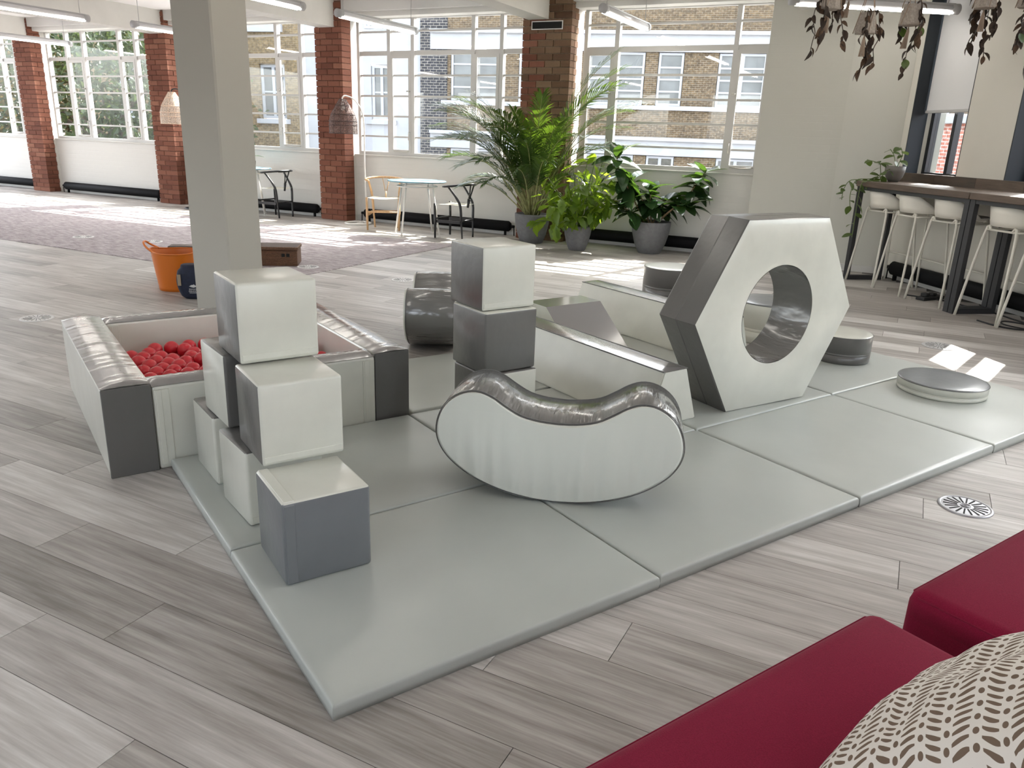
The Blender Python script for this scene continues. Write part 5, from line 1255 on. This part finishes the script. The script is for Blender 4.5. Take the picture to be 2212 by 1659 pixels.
# yellow brick terrace
yt = thing('brick_terrace', 'yellow brick terrace with white sash window seen right of the column', 'building', FF(-24.0, FD + 0.1, 0), YF)
hol = [(8.50, 9.50), (5.6, 6.6), (2.6, 3.6)]
storey_wall(yt, 'facade_stock_yellow', 0, 10.22, 3.58, 8.0, [], 0.35); storey_wall(yt, 'facade_stock_yellow', 0, 10.22, 1.72, 3.58, hol, 0.35); storey_wall(yt, 'facade_stock_yellow', 0, 10.22, -5, 1.72, [], 0.35)
for a, b in hol:
    ext(yt, 'flat_arch', 'facade_stock_yellow', a - 0.1, b + 0.1, -0.015, 0.0, 3.58, 3.95); ext_window(yt, a + 0.02, b - 0.02, 1.74, 3.56, 2, 2, 'ext_glass', 0.14, 0.09); ext(yt, 'window_sill', 'stone_white', a - 0.14, b + 0.14, -0.12, 0.14, 1.56, 1.72)
ext(yt, 'upper_sill', 'stone_white', 7.9, 9.5, -0.12, 0.1, 4.62, 4.86)
# red brick building outside the right wall
rb_ = thing('red_brick_building', 'red brick house glimpsed through the dark window', 'building', RF(-10.0, 13.0, 0), YR)
ext(rb_, 'brick_wall', 'facade_red', -9, 14, 0, 0.4, -5, 2.05); ext(rb_, 'parapet', 'stone_white', -9, 14, -0.15, 0.4, 2.05, 2.2)
# plane tree
tr = random.Random(5)
tc = WF(-23.0, 17.0, 0); tree = thing('street_tree', 'large leafy green street tree outside the left windows', 'tree', (tc.x, tc.y, -5.0), 0)
tubeo('trunk', 'bark', tree, spline([(0, 0, 0), (0.1, 0, 2.0), (0.0, 0.1, 4.0), (0.2, 0.1, 6.5)], 4), [0.32 - 0.015 * i for i in range(13)], 10)
for k in range(9):
    a = 2 * PI * k / 9; z0 = tr.uniform(3.0, 6.0); tubeo('bough', 'bark', tree, spline([(0.05, 0.05, z0), (1.2 * math.cos(a), 1.2 * math.sin(a), z0 + 0.9), (2.9 * math.cos(a), 2.9 * math.sin(a), z0 + 1.6)], 4), [0.12 - 0.01 * i for i in range(9)], 6)
for mat, cnt, f0 in (('leaf_tree', 15000, 0), ('leaf_tree_gold', 2600, 1)):
    bm = BM()
    for k in range(cnt):
        while True:
            x, y, z = tr.uniform(-1, 1), tr.uniform(-1, 1), tr.uniform(-1, 1); q = x * x + y * y + z * z
            if 0.25 < q < 1 and (f0 == 0 or x < -0.35): break
        c = Vector((x * 4.3, y * 2.6, 6.3 + z * 4.4)); c += Vector((tr.gauss(0, .25), tr.gauss(0, .25), tr.gauss(0, .25))); s_ = tr.uniform(0.07, 0.14)
        u_ = Vector((tr.gauss(0, 1), tr.gauss(0, 1), tr.gauss(0, 1))).normalized(); v_ = u_.orthogonal().normalized(); n_ = u_.cross(v_)
        bm.faces.new([bm.verts.new(c + s_ * (p * u_ + r_ * v_) + s_ * h2 * n_) for p, r_, h2 in ((-1, 0, 0.2), (0, -0.6, -0.1), (1, 0, 0.2), (0, 0.6, -0.1))])
    lf = obj('foliage', bm, mat, tree); lf['kind'] = 'stuff'
